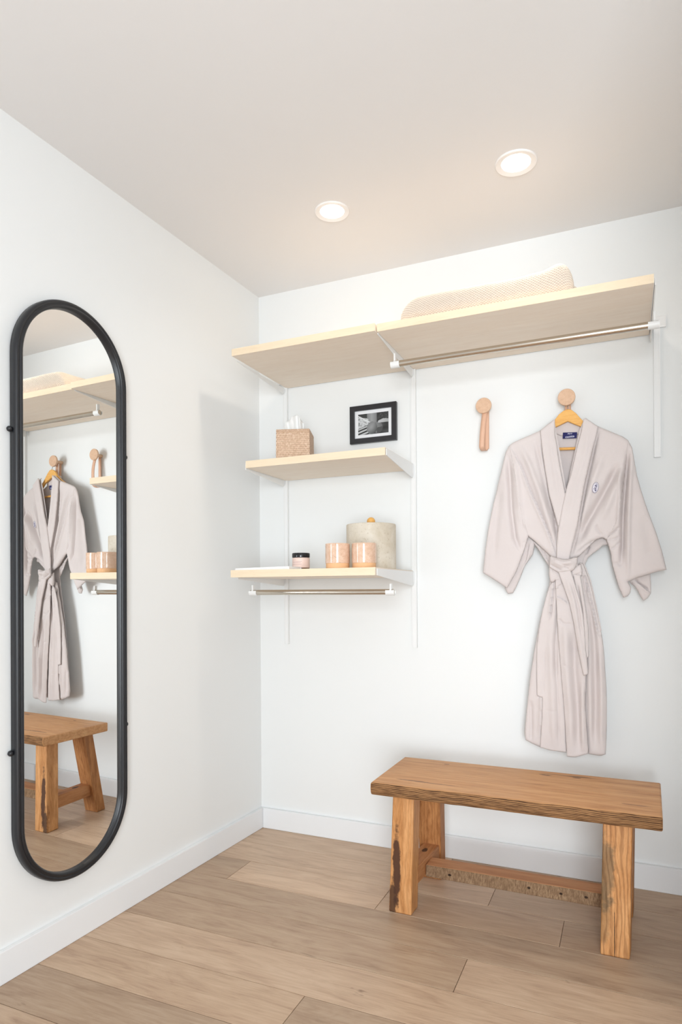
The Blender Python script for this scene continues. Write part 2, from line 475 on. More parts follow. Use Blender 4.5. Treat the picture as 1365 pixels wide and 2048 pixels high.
# the print: a coloured grid, flat
nx, nz = 72, 52; pw, ph = .0690, .0445
def print_col(u, v):
    # u 0..1 left-right, v 0..1 bottom-top : abstract black and white still life
    g = .22 + .1*noise.noise(Vector((u*6, v*6, 0)))
    if v > .52 + .9*(u-.2) and u < .55: g = .22
    if .30 < u < .62 and v > .42 + .5*abs(u-.38): g = .62 - .8*abs(u-.45)
    if u < .34 and v < .86-.3*u and v > .30+.5*u: g = .80 - .5*max(0, noise.noise(Vector((u*14, v*14, 3))))
    if u < .4:
        s = v - .45*u
        if s < .28: g = .16 if (s % .15) < .075 else .78
    if abs(v - (.92 - .9*u)) < .028 and u < .45: g = .88
    d = math.hypot((u-.46)/.175, (v-.30)/.30)
    if d < 1: g = .62 - .42*max(0, (u-.42)*1.5 - (v-.34)*.9) - .12*d
    d2 = math.hypot((u-.66)/.15, (v-.28)/.27)
    if d2 < 1 and d >= 1: g = .50 - .5*max(0, (u-.62))
    if .66 < u and .50 < v < .50 + .55*(u-.62) + .08 and v < .86-.2*u: g = .74 - .3*(u-.7)
    if u > .72 and v > .78: g = .2 + .35*max(0, noise.noise(Vector((u*22, v*22, 9))))
    if u > .62 and v < .28 + .2*(u-.6): g = min(g, .3)
    return max(.03, min(.9, g))
me_v = [(-pw+2*pw*i/nx, 0, -ph+2*ph*j/nz) for j in range(nz+1) for i in range(nx+1)]
me_f = [(j*(nx+1)+i, j*(nx+1)+i+1, (j+1)*(nx+1)+i+1, (j+1)*(nx+1)+i) for j in range(nz) for i in range(nx)]
pr = mk('photo_print', me_v, me_f, None, PF, loc=(0, -.0102, 0))
ca = pr.data.color_attributes.new('print', 'FLOAT_COLOR', 'POINT')
for k, vv in enumerate(me_v):
    gcol = print_col((vv[0]+pw)/(2*pw), (vv[2]+ph)/(2*ph))**2.3
    ca.data[k].color = (gcol, gcol*1.02, gcol*1.04, 1)
t = NT('photo_print'); at = t.add('ShaderNodeAttribute'); at.attribute_name = 'print'; t.link(at.outputs['Color'], t.b.inputs['Base Color']); t.set(.5); pr.data.materials.append(t.m)
t = NT('picture_glass'); t.set(.03, spec=.5); t.b.inputs['Transmission Weight'].default_value = 1; t.b.inputs['IOR'].default_value = 1.1; t.col((1,1,1))
GL = t.m

# ------------------------------------------------------------------ tissue box on the middle shelf
TZ = 1.5825+.0286
TB = empty('tissue_box', (.305, -.226, TZ), math.radians(19), 'square woven rattan tissue box with a white tissue on the middle shelf', 'tissue box')
def rattan():
    t = NT('rattan_weave')
    tc = t.add('ShaderNodeTexCoord'); sp = t.add('ShaderNodeSeparateXYZ'); t.link(tc.outputs['Object'], sp.inputs[0])
    u = t.math('ADD', sp.outputs[0], sp.outputs[1])
    rowf = t.math('MULTIPLY', sp.outputs[2], 1/.0078)
    row = t.math('FLOOR', rowf)
    fx = t.math('FRACT', t.math('ADD', t.math('MULTIPLY', u, 1/.0062), t.math('MULTIPLY', row, .5)))
    fz = t.math('FRACT', rowf)
    dx = t.math('ABSOLUTE', t.math('SUBTRACT', fx, .5)); dz = t.math('ABSOLUTE', t.math('SUBTRACT', fz, .5))
    hole = t.math('MULTIPLY', t.math('GREATER_THAN', dx, .33), t.math('LESS_THAN', dz, .32))
    n = t.noise(t.coord('Object'), 120, 3)
    c = t.ramp(n, [(.3, lin(205, 170, 140)), (.55, lin(226, 194, 166)), (.75, lin(240, 216, 192))])
    c = t.mix(c, lin(138, 100, 76), t.math('MULTIPLY', hole, .8)); t.col(c)
    hh = t.math('SUBTRACT', t.math('SUBTRACT', 1.0, t.math('MULTIPLY', dz, 1.2)), t.math('MULTIPLY', hole, .8))
    t.bump(hh, .7, .0016); t.set(.6); return t.m
RAT = rattan()
w = .069; hh_ = .123
bevel(hexa('body', [(-w, -w, 0), (w, -w, 0), (w, w, 0), (-w, w, 0)], [(-w*.985, -w*.985, hh_-.012), (w*.985, -w*.985, hh_-.012), (w*.985, w*.985, hh_-.012), (-w*.985, w*.985, hh_-.012)], RAT, TB), .003, 3)
w2 = w*.985
o = ring('lid', w2, w2, .042, 0, .012, RAT, TB); o.rotation_euler = (math.pi/2, 0, 0); o.location = (0, 0, hh_-.0125); bevel(o, .0025, 3)
# tissue: crumpled fan rising from the slot
TIS = m_plain('tissue_paper', lin(246, 246, 244), .9, var=.01)
TIS.node_tree.nodes['Principled BSDF'].inputs['Subsurface Weight'].default_value = .0
v = []; f = []; NU, NV = 30, 14
for j in range(NV+1):
    tt = j/NV
    for i in range(NU+1):
        s = i/NU*2-1
        wd_ = .014 + .024*tt**.7 + .006*math.sin(tt*3)
        x = s*wd_ + .004*math.sin(s*3+tt*2)
        y = .012*math.sin(s*7.5+tt*1.3)*(.35+.65*tt) + .004*noise.noise(Vector((s*4, tt*4, 1)))
        z = hh_-.014 + .086*tt*(1-.30*abs(s)**1.5 + .07*math.sin(s*4.5+1))
        v.append((x, y, z))
f = [(j*(NU+1)+i, j*(NU+1)+i+1, (j+1)*(NU+1)+i+1, (j+1)*(NU+1)+i) for j in range(NV) for i in range(NU)]
o = mk('tissue', v, f, TIS, TB, smooth=True); m = o.modifiers.new('s', 'SOLIDIFY'); m.thickness = .0006

# ------------------------------------------------------------------ things on the lower shelf
LZ = 1.1385+.0281
def cup_mats():
    t = NT('speckled_glaze'); n = t.noise(t.coord('Object'), 55, 5, .7); n2 = t.noise(t.coord('Object'), 420, 2, .6)
    c = t.ramp(n, [(.32, lin(216, 178, 152)), (.5, lin(226, 190, 164)), (.68, lin(234, 204, 182))])
    c = t.mix(c, lin(158, 104, 74), t.math('MULTIPLY', t.ramp(n2, [(.30, (1,1,1)), (.38, (0,0,0))]), .7)); t.col(c)
    t.set(.09, spec=.7); return t.m
GLAZE = cup_mats(); CLAY = m_plain('bare_clay', lin(232, 184, 138), .75, var=.05, scale=90)
def cup(x, y, label):
    t = empty('cup', (x, y, LZ), 0, label, 'cup', 'speckled peach cups on the lower shelf')
    R = .0455
    lathe('foot', [(0, .0), (R*.93, 0), (R*.955, .002), (R*.955, .0195), (R*.9, .0195), (0, .019)], CLAY, t, 56)
    lathe('body', [(R*.956, .0185), (R*.985, .0195), (R*1.0, .024), (R*1.0, .088), (R*.99, .0915), (R*.965, .0915), (R*.945, .088), (R*.94, .022), (0, .0205)], GLAZE, t, 56)
    return t
cup(.5680, -.396, 'speckled peach ceramic cup left of the pair, in front of bare wall')
cup(.6640, -.372, 'speckled peach ceramic cup standing in front of the stone canister')
t = NT('travertine'); a = t.noise(t.coord('Object', scale=(1, 1, .8)), 14, 6, .65, .6); b = t.noise(t.coord('Object'), 120, 4, .7)
c = t.ramp(a, [(.3, lin(205, 192, 170)), (.5, lin(218, 207, 189)), (.7, lin(228, 219, 204))])
c = t.mix(c, lin(172, 152, 122), t.math('MULTIPLY', t.ramp(b, [(.32, (1,1,1)), (.42, (0,0,0))]), .5)); t.col(c); t.bump(b, .25, .001); t.set(.6); STONE = t.m
CA = empty('canister', (.6280, -.205, LZ), 0, 'round beige stone canister with a wooden ball knob on the lower shelf', 'canister')
R = .0975
lathe('body', [(0, 0), (R-.002, 0), (R, .002), (R, .171), (0, .171)], STONE, CA, 72)
ld = lathe('lid', [(0, .1712), (R-.0004, .1712), (R-.0004, .1755), (R-.002, .1768), (0, .1770)], STONE, CA, 72)
lathe('ball_knob', [(0, .174)] + [(.0165*math.sin(a), .190 - .0165*math.cos(a)) for a in [math.radians(q) for q in range(18, 180, 9)]] + [(0, .2065)], HANGW, ld, 32)
JR = empty('cosmetic_jar', (.366, -.300, LZ), 0, 'small blush jar with a glossy black lid on the lower shelf', 'jar')
lathe('glass_body', [(0, 0), (.031, 0), (.034, .003), (.034, .009)], m_plain('amber_glass', (.10, .04, .015), .1), JR, 40)
bod = lathe('label_band', [(.034, .009), (.0346, .0095), (.0346, .0475), (.033, .049), (.030, .050)], m_plain('blush_label', lin(240, 212, 200), .5, var=.02), JR, 40)
lathe('lid', [(.030, .050), (.0352, .0502), (.0355, .052), (.0355, .0655), (.034, .0675), (0, .0680)], m_plain('lid_black', (.012, .012, .015), .15), JR, 40)
LTX = m_plain('label_print', lin(196, 168, 164), .6)
for k, (zz, aw) in enumerate(((.040, .30), (.0335, .62), (.029, .55), (.0225, .6))):
    v = []; f = []; n = 14
    for i in range(n+1):
        a = math.radians(-128) + (i/n)*aw*2
        for q in (zz-.0007, zz+.0007): v.append((.03475*math.cos(a), .03475*math.sin(a), q))
    f = [(2*i, 2*i+2, 2*i+3, 2*i+1) for i in range(n)]
    mk('label_line', v, f, LTX, bod)
PAPER = m_plain('white_paper', lin(248, 248, 248), .6, var=.005)
BK = empty('booklet', (.262, -.350, LZ), math.radians(2), 'thin white folded booklet lying at the left of the lower shelf', 'booklet')
bevel(hexa('back_cover', [(-.118, -.085, 0), (.118, -.085, 0), (.118, .085, 0), (-.118, .085, 0)], [(-.118, -.085, .004), (.118, -.085, .004), (.118, .085, .004), (-.118, .085, .004)], PAPER, BK), .001)
bevel(hexa('front_cover', [(-.117, -.084, .0042), (.117, -.084, .0042), (.117, .084, .0042), (-.117, .084, .0042)], [(-.117, -.084, .0075), (.117, -.084, .0115), (.117, .084, .0115), (-.117, .084, .0075)], PAPER, BK), .001)

# ------------------------------------------------------------------ knitted blanket on the top shelf
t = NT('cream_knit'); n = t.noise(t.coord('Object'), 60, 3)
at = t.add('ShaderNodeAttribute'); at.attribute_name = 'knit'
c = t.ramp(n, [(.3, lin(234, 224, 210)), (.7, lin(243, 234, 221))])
c = t.mix(lin(196, 176, 160), c, at.outputs['Fac']); t.col(c); t.set(.95, spec=.1); t.b.inputs['Sheen Weight'].default_value = .3; KNIT = t.m  # shade between stitches put into the colour: low parts of the relief darker
def folded(name, x0, x1, hfun, y0, y1, z0, parent, seed=0, nu=190, nv=190, amp=.0026):
    """a soft folded pile: cross-section is a rounded slab, height changes along x, knit relief on the surface"""
    v = []; kn = []; cyc = 66
    L = x1-x0
    for i in range(nu+1):
        s = i/nu; x = x0 + L*s
        e = min(s, 1-s)*L/.045
        endk = math.sqrt(max(0.0, 1-(1-min(1, e))**2)) if e < 1 else 1
        hgt = hfun(s)*(.25+.75*endk); dd = (y1-y0)/2*(.90+.10*endk)
        A = np.linspace(0, 2*math.pi, 721); cA, sA = np.cos(A), np.sin(A)
        PX = np.sign(cA)*np.abs(cA)**.42; PZ = np.sign(sA)*np.abs(sA)**.62
        YY = (y0+y1)/2 + dd*PX; ZZ = z0 + hgt/2 + hgt/2*PZ
        ds = np.hypot(np.diff(YY), np.diff(ZZ)); cs = np.concatenate([[0], np.cumsum(ds)]); Lp = cs[-1]
        T = np.linspace(0, Lp, nv, endpoint=False)
        ys_ = np.interp(T, cs, YY); zs_ = np.interp(T, cs, ZZ); as_ = np.interp(T, cs, A)
        ncy = round(.80/.0095)
        for j in range(nv):
            yy, zz, ca_, sa_ = ys_[j], zs_[j], math.cos(as_[j]), math.sin(as_[j])
            w_ = .006*noise.noise(Vector((x*9, yy*7, seed)))
            ph = T[j]/Lp*2*math.pi*ncy
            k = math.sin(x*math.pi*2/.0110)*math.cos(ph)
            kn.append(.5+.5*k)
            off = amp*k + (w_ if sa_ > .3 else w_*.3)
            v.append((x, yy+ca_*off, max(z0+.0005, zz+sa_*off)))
    f = []
    for i in range(nu):
        for j in range(nv):
            q = (j+1) % nv; f.append((i*nv+j, i*nv+q, (i+1)*nv+q, (i+1)*nv+j))
    f += [tuple(range(nv))[::-1], tuple(range(nu*nv, (nu+1)*nv))]
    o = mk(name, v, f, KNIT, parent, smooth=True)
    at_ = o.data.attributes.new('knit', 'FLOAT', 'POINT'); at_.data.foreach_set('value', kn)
    return o
BL = empty('knitted_blanket', (1.115, -.27, UZ+TH), 0, 'folded cream chunky-knit blanket on the long upper shelf', 'blanket')
def hb(s):
    pts = [(0, .070), (.12, .093), (.3, .094), (.5, .094), (.68, .092), (.82, .100), (.92, .112), (1, .108)]
    for (a, p), (b, q) in zip(pts, pts[1:]):
        if s <= b: k = (s-a)/(b-a); k = k*k*(3-2*k); return p+(q-p)*k
    return pts[-1][1]
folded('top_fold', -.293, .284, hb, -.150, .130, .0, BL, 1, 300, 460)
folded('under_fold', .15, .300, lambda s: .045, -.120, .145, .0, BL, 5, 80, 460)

# ------------------------------------------------------------------ wall pegs with leather loops
def peg(x, z, r, y1, label):
    t = empty('wall_peg', (x, 0, z), 0, label, 'peg', 'round wooden wall pegs')
    d = lathe('disc', [(0, 0), (r-.0015, 0), (r, .0015), (r, .0095), (r-.0015, .011), (0, .011)], PEGW, t, 48)
    d.rotation_euler = (math.pi/2, 0, 0); d.location = (0, -y1+.011, 0)
    s = lathe('stem', [(0, 0), (.009, 0), (.009, y1-.011), (0, y1-.011)], PEGW, t, 24)
    s.rotation_euler = (math.pi/2, 0, 0); s.location = (0, -.0003, 0)
    return t
def loop_strap(parent, x, z, pathL, half, label=None):
    """strap hung over the stem: centre line in (dx, y, dz), width along x"""
    v = []; f = []; th = .0016
    P = pathL
    for i, (dx, y, dz, hw) in enumerate(P):
        v += [(x+dx-hw, y, z+dz), (x+dx+hw, y-.0005, z+dz)]
    f = [(2*i, 2*i+1, 2*i+3, 2*i+2) for i in range(len(P)-1)]
    o = mk('leather_strap', v, f, LEATHER, parent, smooth=True)
    o.data.materials.append(LEATHER_IN)
    m = o.modifiers.new('s', 'SOLIDIFY'); m.thickness = .0022; m.offset = 0
    return o
peg(1.0415, 1.803, .0302, .055, 'round beech wall peg with an empty tan leather loop')
P1 = bpy.data.objects[-1] if False else None
def strap_path(L, sway, y_front, y_back, bulge):
    pts = []
    n = 14
    for i in range(n+1):                     # front run going down
        s = i/n; pts.append((sway*s, y_front - bulge*math.sin(math.pi*s)**1.0*.3 - bulge*.7*s, -.004 - (L-.012)*s, .0098))
    yb0 = y_front - bulge*.7; 
    for i in range(1, 9):                    # bottom turn
        a = math.pi*i/9
        pts.append((sway + .0025*(1-math.cos(a)), (yb0+y_back)/2 + (yb0-y_back)/2*math.cos(a), -.004-(L-.012) - .012*math.sin(a), .0096))
    for i in range(n+1):
        s = 1-i/n; pts.append((sway*s*.45 + .004*s, y_back + 0*s, -.004 - (L-.012)*s, .0094))
    return pts
pg = [o for o in COL.objects if o.name.startswith('wall_peg')][0]
pg.name = 'wall_peg'
loop_strap(pg, 0.004, -.004, strap_path(.163, -.0105, -.036, -.008, .034), .0098)
p2 = peg(1.3490, 1.7955, .0308, .062, 'round beech wall peg that the robe hanger hangs from')
loop_strap(p2, .002, -.004, strap_path(.090, -.002, -.030, -.010, .004), .0098)

# ------------------------------------------------------------------ hanger
HG = empty('clothes_hanger', (1.355, -.062, 1.74), 0, 'honey-coloured wooden hanger with a trouser bar inside the robe', 'hanger')
hx, hz = 1.355, 1.74
top = [(1.3527, 1.7486), (1.3387, 1.7447), (1.3228, 1.7336), (1.3067, 1.7131), (1.2798, 1.6899), (1.2437, 1.6674), (1.2089, 1.6483), (1.1794, 1.6322)]
topR = [(1.3666, 1.7451), (1.3822, 1.7304), (1.3976, 1.7103), (1.4215, 1.6821), (1.4553, 1.6513), (1.4920, 1.6240), (1.5185, 1.6035)]
botR = [(1.5184, 1.5909), (1.4819, 1.6106), (1.4417, 1.6381), (1.4043, 1.6766), (1.3768, 1.6906)]
botM = [(1.3533, 1.7042)]
botL = [(1.3278, 1.6940), (1.3066, 1.6852), (1.2743, 1.6643), (1.2345, 1.6439), (1.2051, 1.6278), (1.1793, 1.6189)]
ol = top[::-1] + topR + botR + botM + botL
bevel(prism('body', [(x-hx, z-hz) for x, z in ol], 1, -.006, .006, HANGW, HG), .002)
(bxa, bza), (bxb, bzb) = [(1.2160, 1.6117), (1.4819, 1.5962)]
tube('trouser_bar', [(bxa-hx, 0, bza-hz), (bxb-hx, 0, bzb-hz)], .0052, HANGW, HG, 16)
for (ax_, az_), (qx, qz) in (((bxa, bza), (bxa, bza+.030)), ((bxb, bzb), (bxb, bzb+.030))):
    tube('bar_post', [(ax_-hx, 0, az_-hz), (qx-hx, 0, qz-hz)], .004, HANGW, HG, 10)
hk = [(1.3535, 1.7497), (1.3536, 1.7645), (1.3572, 1.7752), (1.3642, 1.7817), (1.3713, 1.7901), (1.3731, 1.8028), (1.3662, 1.8148), (1.3539, 1.8201), (1.3416, 1.8161), (1.3362, 1.8075)]
tube('hook', [(x-hx, -.0 + .014*min(1, i/3), z-hz) for i, (x, z) in enumerate(hk)], .0016, WIRE, HG, 10)

# ------------------------------------------------------------------ robe
def linen():
    t = NT('linen'); a = t.noise(t.coord('Object'), 7, 4, .6); 
    wx = t.noise(t.coord('Object', scale=(900, 60, 60)), 1, 2); wz = t.noise(t.coord('Object', scale=(60, 60, 900)), 1, 2)
    c = t.mix(lin(223, 213, 210), lin(214, 203, 200), a); t.col(c)
    t.bump(t.math('ADD', t.math('ADD', wx, wz), t.math('MULTIPLY', t.noise(t.coord('Object'), 28, 5, .6), 3.0)), .22, .0012); t.set(.9, spec=.15)
    t.b.inputs['Sheen Weight'].default_value = .25
    return t.m
LINEN = linen()
RB = empty('robe', (1.36, -.085, 1.70), 0, 'pale lilac-beige linen kimono robe hanging open-necked from the right peg, belt tied', 'robe')
RO = Vector((1.36, -.085, 1.70))

def seg_dist(P, pts):
    """distance and signed side from each P (N,2) to a polyline"""
    best = np.full(len(P), 1e9); side = np.zeros(len(P)); par = np.zeros(len(P))
    cum = 0; tot = sum(math.dist(a, b) for a, b in zip(pts, pts[1:]))
    for a, b in zip(pts, pts[1:]):
        a_ = np.array(a); d = np.array(b)-a_; L = max(1e-9, np.hypot(*d))
        t_ = np.clip(((P-a_)@d)/(L*L), 0, 1); q = a_ + t_[:, None]*d
        r = P-q; ds = np.hypot(r[:, 0], r[:, 1]); s = d[0]*r[:, 1]-d[1]*r[:, 0]
        m = ds < best
        best[m] = ds[m]; side[m] = np.sign(s[m]); par[m] = (cum + t_[m]*L)/tot
        cum += L
    return best, side, par
def inside(P, poly):
    c = np.zeros(len(P), bool); n = len(poly)
    for i in range(n):
        x0, y0 = poly[i]; x1, y1 = poly[(i+1) % n]
        m = ((y0 > P[:, 1]) != (y1 > P[:, 1]))
        xi = x0 + (P[:, 1]-y0)*(x1-x0)/((y1-y0) if abs(y1-y0) > 1e-12 else 1e-12)
        c ^= m & (P[:, 0] < xi)
    return c
def sheet(name, poly, y, folds=(), sil=None, roll=.008, rollw=.015, res=.0035, wr=.0012, seed=0, th=.0016, mat=None, parent=None, free=None, wsc=16):
    """cloth: grid clipped to an outline (own distance y), relief from fold lines, rounded back toward the wall at the silhouette"""
    xs = [p[0] for p in poly]; zs = [p[1] for p in poly]
    X = np.arange(min(xs)-res, max(xs)+2*res, res); Z = np.arange(min(zs)-res, max(zs)+2*res, res)
    G = np.array([(a, b) for b in Z for a in X]); nx_ = len(X)
    ins = inside(G, poly); cells = []
    for j in range(len(Z)-1):
        for i in range(nx_-1):
            q = (j*nx_+i, j*nx_+i+1, (j+1)*nx_+i+1, (j+1)*nx_+i)
            if any(ins[k] for k in q): cells.append(q)
    used = sorted({k for q in cells for k in q}); idx = {k: i for i, k in enumerate(used)}
    P = G[used].copy(); out = ~ins[used]
    cl = list(poly) + [poly[0]]
    if out.any():
        Q = P[out]; best = np.full(len(Q), 1e9); bq = Q.copy()
        for a, b in zip(cl, cl[1:]):
            a_ = np.array(a); d = np.array(b)-a_; L2 = max(1e-12, d@d)
            t_ = np.clip(((Q-a_)@d)/L2, 0, 1); q = a_ + t_[:, None]*d; ds = np.hypot(*(Q-q).T)
            m = ds < best; best[m] = ds[m]; bq[m] = q[m]
        P[out] = bq
    sl = list(sil or poly); sl = sl + [sl[0]]
    ed, _, _ = seg_dist(P, sl)
    Y = np.full(len(P), float(y))
    e = np.clip(ed/rollw, 0, 1); Y += roll*(1-np.sqrt(1-(1-e)**2))
    for kind, pts, w_, amp in folds:
        d, s, par = seg_dist(P, pts)
        amp = amp*1.7
        tap = np.clip(np.minimum(par, 1-par)*6, 0, 1) if kind != 'step' else np.clip(np.minimum(par, 1-par)*5+.15, 0, 1)
        if kind == 'valley': Y += amp*np.exp(-(d/w_)**2)*tap
        elif kind == 'ridge': Y -= amp*np.exp(-(d/w_)**2)*tap
        elif kind == 'groove': Y += 1.4*amp*np.exp(-(d/w_))*tap
        elif kind == 'step':      # sharp on one side, soft on the other
            Y += amp*np.where(s > 0, np.exp(-(d/w_)), -.4*np.exp(-(d/(w_*1.5))**2))*tap
    for i in range(len(P)):
        Y[i] += wr*noise.fractal(Vector((P[i, 0]*wsc, P[i, 1]*wsc*.6, seed)), 1.0, 2.0, 3)
    v = [(P[i, 0]-RO.x, Y[i]-RO.y, P[i, 1]-RO.z) for i in range(len(P))]
    o = mk(name, v, [tuple(idx[k] for k in q) for q in cells], mat or LINEN, parent or RB, smooth=True)
    m = o.modifiers.new('thickness', 'SOLIDIFY'); m.thickness = th; m.offset = 0
    return o

# back of the robe seen through the neck, and its back collar
sheet('back_panel', [(1.2141, 1.6454), (1.2599, 1.6636), (1.2835, 1.6800), (1.2997, 1.6895), (1.3227, 1.6591), (1.3509, 1.6507), (1.3807, 1.6532), (1.4068, 1.6671), (1.4444, 1.6486), (1.4866, 1.6261), (1.5249, 1.6007), (1.5210, 1.4964), (1.4971, 1.3895), (1.4596, 1.3004), (1.4253, 1.2799), (1.3558, 1.2678), (1.2848, 1.2741), (1.2415, 1.2947), (1.2162, 1.3679), (1.1947, 1.4834), (1.1880, 1.5983)], -.046, [], roll=0, seed=3)
sheet('back_collar', [(1.2950, 1.7074), (1.3093, 1.7133), (1.3517, 1.7142), (1.3935, 1.7040), (1.4107, 1.6948), (1.4123, 1.6671), (1.3985, 1.6593), (1.3759, 1.6533), (1.3514, 1.6530), (1.3267, 1.6574), (1.3090, 1.6667), (1.2931, 1.6851)], -.0505, [], roll=.003, rollw=.006, seed=4, res=.0025)
silL = [(1.3057, 1.7125), (1.2558, 1.6754), (1.1888, 1.6523), (1.1612, 1.6419), (1.1444, 1.6321), (1.1313, 1.6087), (1.1122, 1.5306), (1.0833, 1.4182), (1.0617, 1.3102), (1.0518, 1.2415), (1.0417, 1.1513), (1.0872, 1.1219), (1.1321, 1.0911), (1.1676, 1.1549), (1.1937, 1.2258), (1.2122, 1.2851), (1.2266, 1.2733), (1.2427, 1.2578), (1.2641, 1.2348), (1.2923, 1.2081), (1.3239, 1.1962), (1.3930, 1.1945), (1.3951, 1.5900), (1.3527, 1.6854)]
foldsL = [('step', [(1.1536, 1.6180), (1.1882, 1.5434), (1.2222, 1.4472), (1.2576, 1.3613), (1.2857, 1.2896), (1.3117, 1.2150)], .006, .011),
          ('ridge', [(1.1831, 1.6284), (1.2191, 1.5502), (1.2545, 1.4451), (1.2894, 1.3227), (1.3119, 1.2481)], .010, .007),
          ('groove', [(1.2610, 1.6396), (1.2764, 1.5362), (1.2970, 1.4146), (1.3106, 1.3217), (1.3171, 1.2295)], .004, .009),
          ('groove', [(1.2815, 1.4896), (1.3004, 1.3960), (1.3156, 1.2755)], .004, .006),
          ('valley', [(1.2377, 1.6419), (1.2691, 1.4905), (1.3001, 1.3407)], .008, .006),
          ('valley', [(1.1387, 1.6043), (1.1455, 1.4996), (1.1505, 1.3858), (1.1628, 1.2814), (1.1881, 1.2184)], .009, .011),
          ('ridge', [(1.1645, 1.5831), (1.1749, 1.4692), (1.1853, 1.3651), (1.1996, 1.3081)], .010, .006),
          ('groove', [(1.1818, 1.3935), (1.1924, 1.3272), (1.2050, 1.3004)], .004, .004),
          ('groove', [(1.1957, 1.2670), (1.1901, 1.2371)], .002, .003),
          ('valley', [(1.1082, 1.5024), (1.0923, 1.3509), (1.0782, 1.1986)], .018, .006),
          ('groove', [(1.2212, 1.2698), (1.2605, 1.2350), (1.2888, 1.2082)], .004, .004)]
sheet('front_panel', [(1.3075, 1.7123), (1.2558, 1.6754), (1.1888, 1.6523), (1.1612, 1.6419), (1.1444, 1.6321), (1.1588, 1.5553), (1.1748, 1.4598), (1.1926, 1.3553), (1.2122, 1.2851), (1.2266, 1.2733), (1.2427, 1.2578), (1.2641, 1.2348), (1.2923, 1.2081), (1.3099, 1.1966), (1.3274, 1.1998), (1.3385, 1.3205), (1.3513, 1.4296), (1.3261, 1.5964)], -.088, foldsL, silL, seed=11)
sheet('sleeve', [(1.1444, 1.6321), (1.1313, 1.6087), (1.1122, 1.5306), (1.0833, 1.4182), (1.0617, 1.3102), (1.0518, 1.2415), (1.0417, 1.1513), (1.0872, 1.1219), (1.1321, 1.0911), (1.1676, 1.1549), (1.1937, 1.2258), (1.2122, 1.2851), (1.1926, 1.3553), (1.1748, 1.4598), (1.1588, 1.5553)], -.088, foldsL, silL, seed=11)
sheet('sleeve_lining', [(1.2033, 1.2988), (1.2179, 1.2849), (1.2342, 1.2674), (1.2248, 1.2187), (1.1952, 1.1740), (1.1803, 1.1364), (1.1633, 1.0966), (1.1501, 1.0719), (1.1314, 1.0701), (1.1202, 1.0912), (1.1581, 1.1596), (1.1882, 1.2349)], -.062, [('groove', [(1.2104, 1.2626), (1.2028, 1.2155), (1.1916, 1.1779)], .003, .005), ('ridge', [(1.2177, 1.2623), (1.2064, 1.1965), (1.1766, 1.1402)], .004, .004)], roll=.008, rollw=.012, seed=7)
silR = [(1.4129, 1.7037), (1.4581, 1.6699), (1.5174, 1.6369), (1.5401, 1.6240), (1.5562, 1.6100), (1.5689, 1.5824), (1.5844, 1.4809), (1.5969, 1.4309), (1.6109, 1.3811), (1.6280, 1.3279), (1.6449, 1.2767), (1.6618, 1.2154), (1.6754, 1.1511), (1.6458, 1.1447), (1.6144, 1.1348), (1.5825, 1.1248), (1.5520, 1.1111), (1.5631, 1.0880), (1.5598, 1.0704), (1.5517, 1.0599), (1.5387, 1.0546), (1.5243, 1.0883), (1.5114, 1.1346), (1.5034, 1.1668), (1.4971, 1.2168), (1.4841, 1.2618), (1.4693, 1.2713), (1.4509, 1.2648), (1.4340, 1.2510), (1.4103, 1.2266), (1.3897, 1.2054), (1.3570, 1.1953), (1.3101, 1.1965), (1.2712, 1.1975), (1.2907, 1.5070), (1.3786, 1.6821)]
foldsR = [('valley', [(1.5283, 1.5330), (1.4918, 1.4595), (1.4532, 1.3868), (1.4141, 1.3168), (1.3865, 1.2454)], .013, .016),
          ('ridge', [(1.4792, 1.5729), (1.4454, 1.4861), (1.4145, 1.3891), (1.3937, 1.3087)], .011, .005),
          ('groove', [(1.4597, 1.6518), (1.4426, 1.5853), (1.4149, 1.4577), (1.3903, 1.3143), (1.3657, 1.2060)], .005, .011),
          ('ridge', [(1.5444, 1.5228), (1.5081, 1.4281), (1.4696, 1.3321)], .012, .006),
          ('valley', [(1.5593, 1.5868), (1.5474, 1.4696), (1.5386, 1.3464), (1.5365, 1.2404), (1.5312, 1.1609)], .008, .020),
          ('ridge', [(1.5672, 1.5649), (1.5599, 1.3982), (1.5560, 1.2574), (1.5536, 1.1163)], .006, .006),
          ('ridge', [(1.5282, 1.5153), (1.5275, 1.4002), (1.5205, 1.2942)], .007, .006),
          ('groove', [(1.4858, 1.2689), (1.5073, 1.2876), (1.5271, 1.3081)], .003, .005),
          ('groove', [(1.4874, 1.2617), (1.5105, 1.2626), (1.5269, 1.2708)], .003, .005),
          ('groove', [(1.4972, 1.2275), (1.5136, 1.2358), (1.5268, 1.2531)], .003, .004),
          ('groove', [(1.4693, 1.2767), (1.4544, 1.2970), (1.4478, 1.3188)], .003, .004),
          ('groove', [(1.4475, 1.2649), (1.4103, 1.2410), (1.3795, 1.2129)], .003, .005),
          ('groove', [(1.5018, 1.1739), (1.5198, 1.1771), (1.5312, 1.1644)], .003, .004),
          ('valley', [(1.6075, 1.3429), (1.6229, 1.2549), (1.6319, 1.1850)], .02, .004)]
sheet('front_panel', [(1.4129, 1.7037), (1.4581, 1.6699), (1.5174, 1.6369), (1.5401, 1.6240), (1.5562, 1.6100), (1.5477, 1.5226), (1.5358, 1.4262), (1.5207, 1.3385), (1.5041, 1.2949), (1.4841, 1.2618), (1.4693, 1.2713), (1.4509, 1.2648), (1.4340, 1.2510), (1.4103, 1.2266), (1.3897, 1.2054), (1.3570, 1.1935), (1.3101, 1.1965), (1.3231, 1.3302), (1.3480, 1.4386), (1.3781, 1.5821), (1.3956, 1.6621)], -.090, foldsR, silR, seed=17, roll=.009)
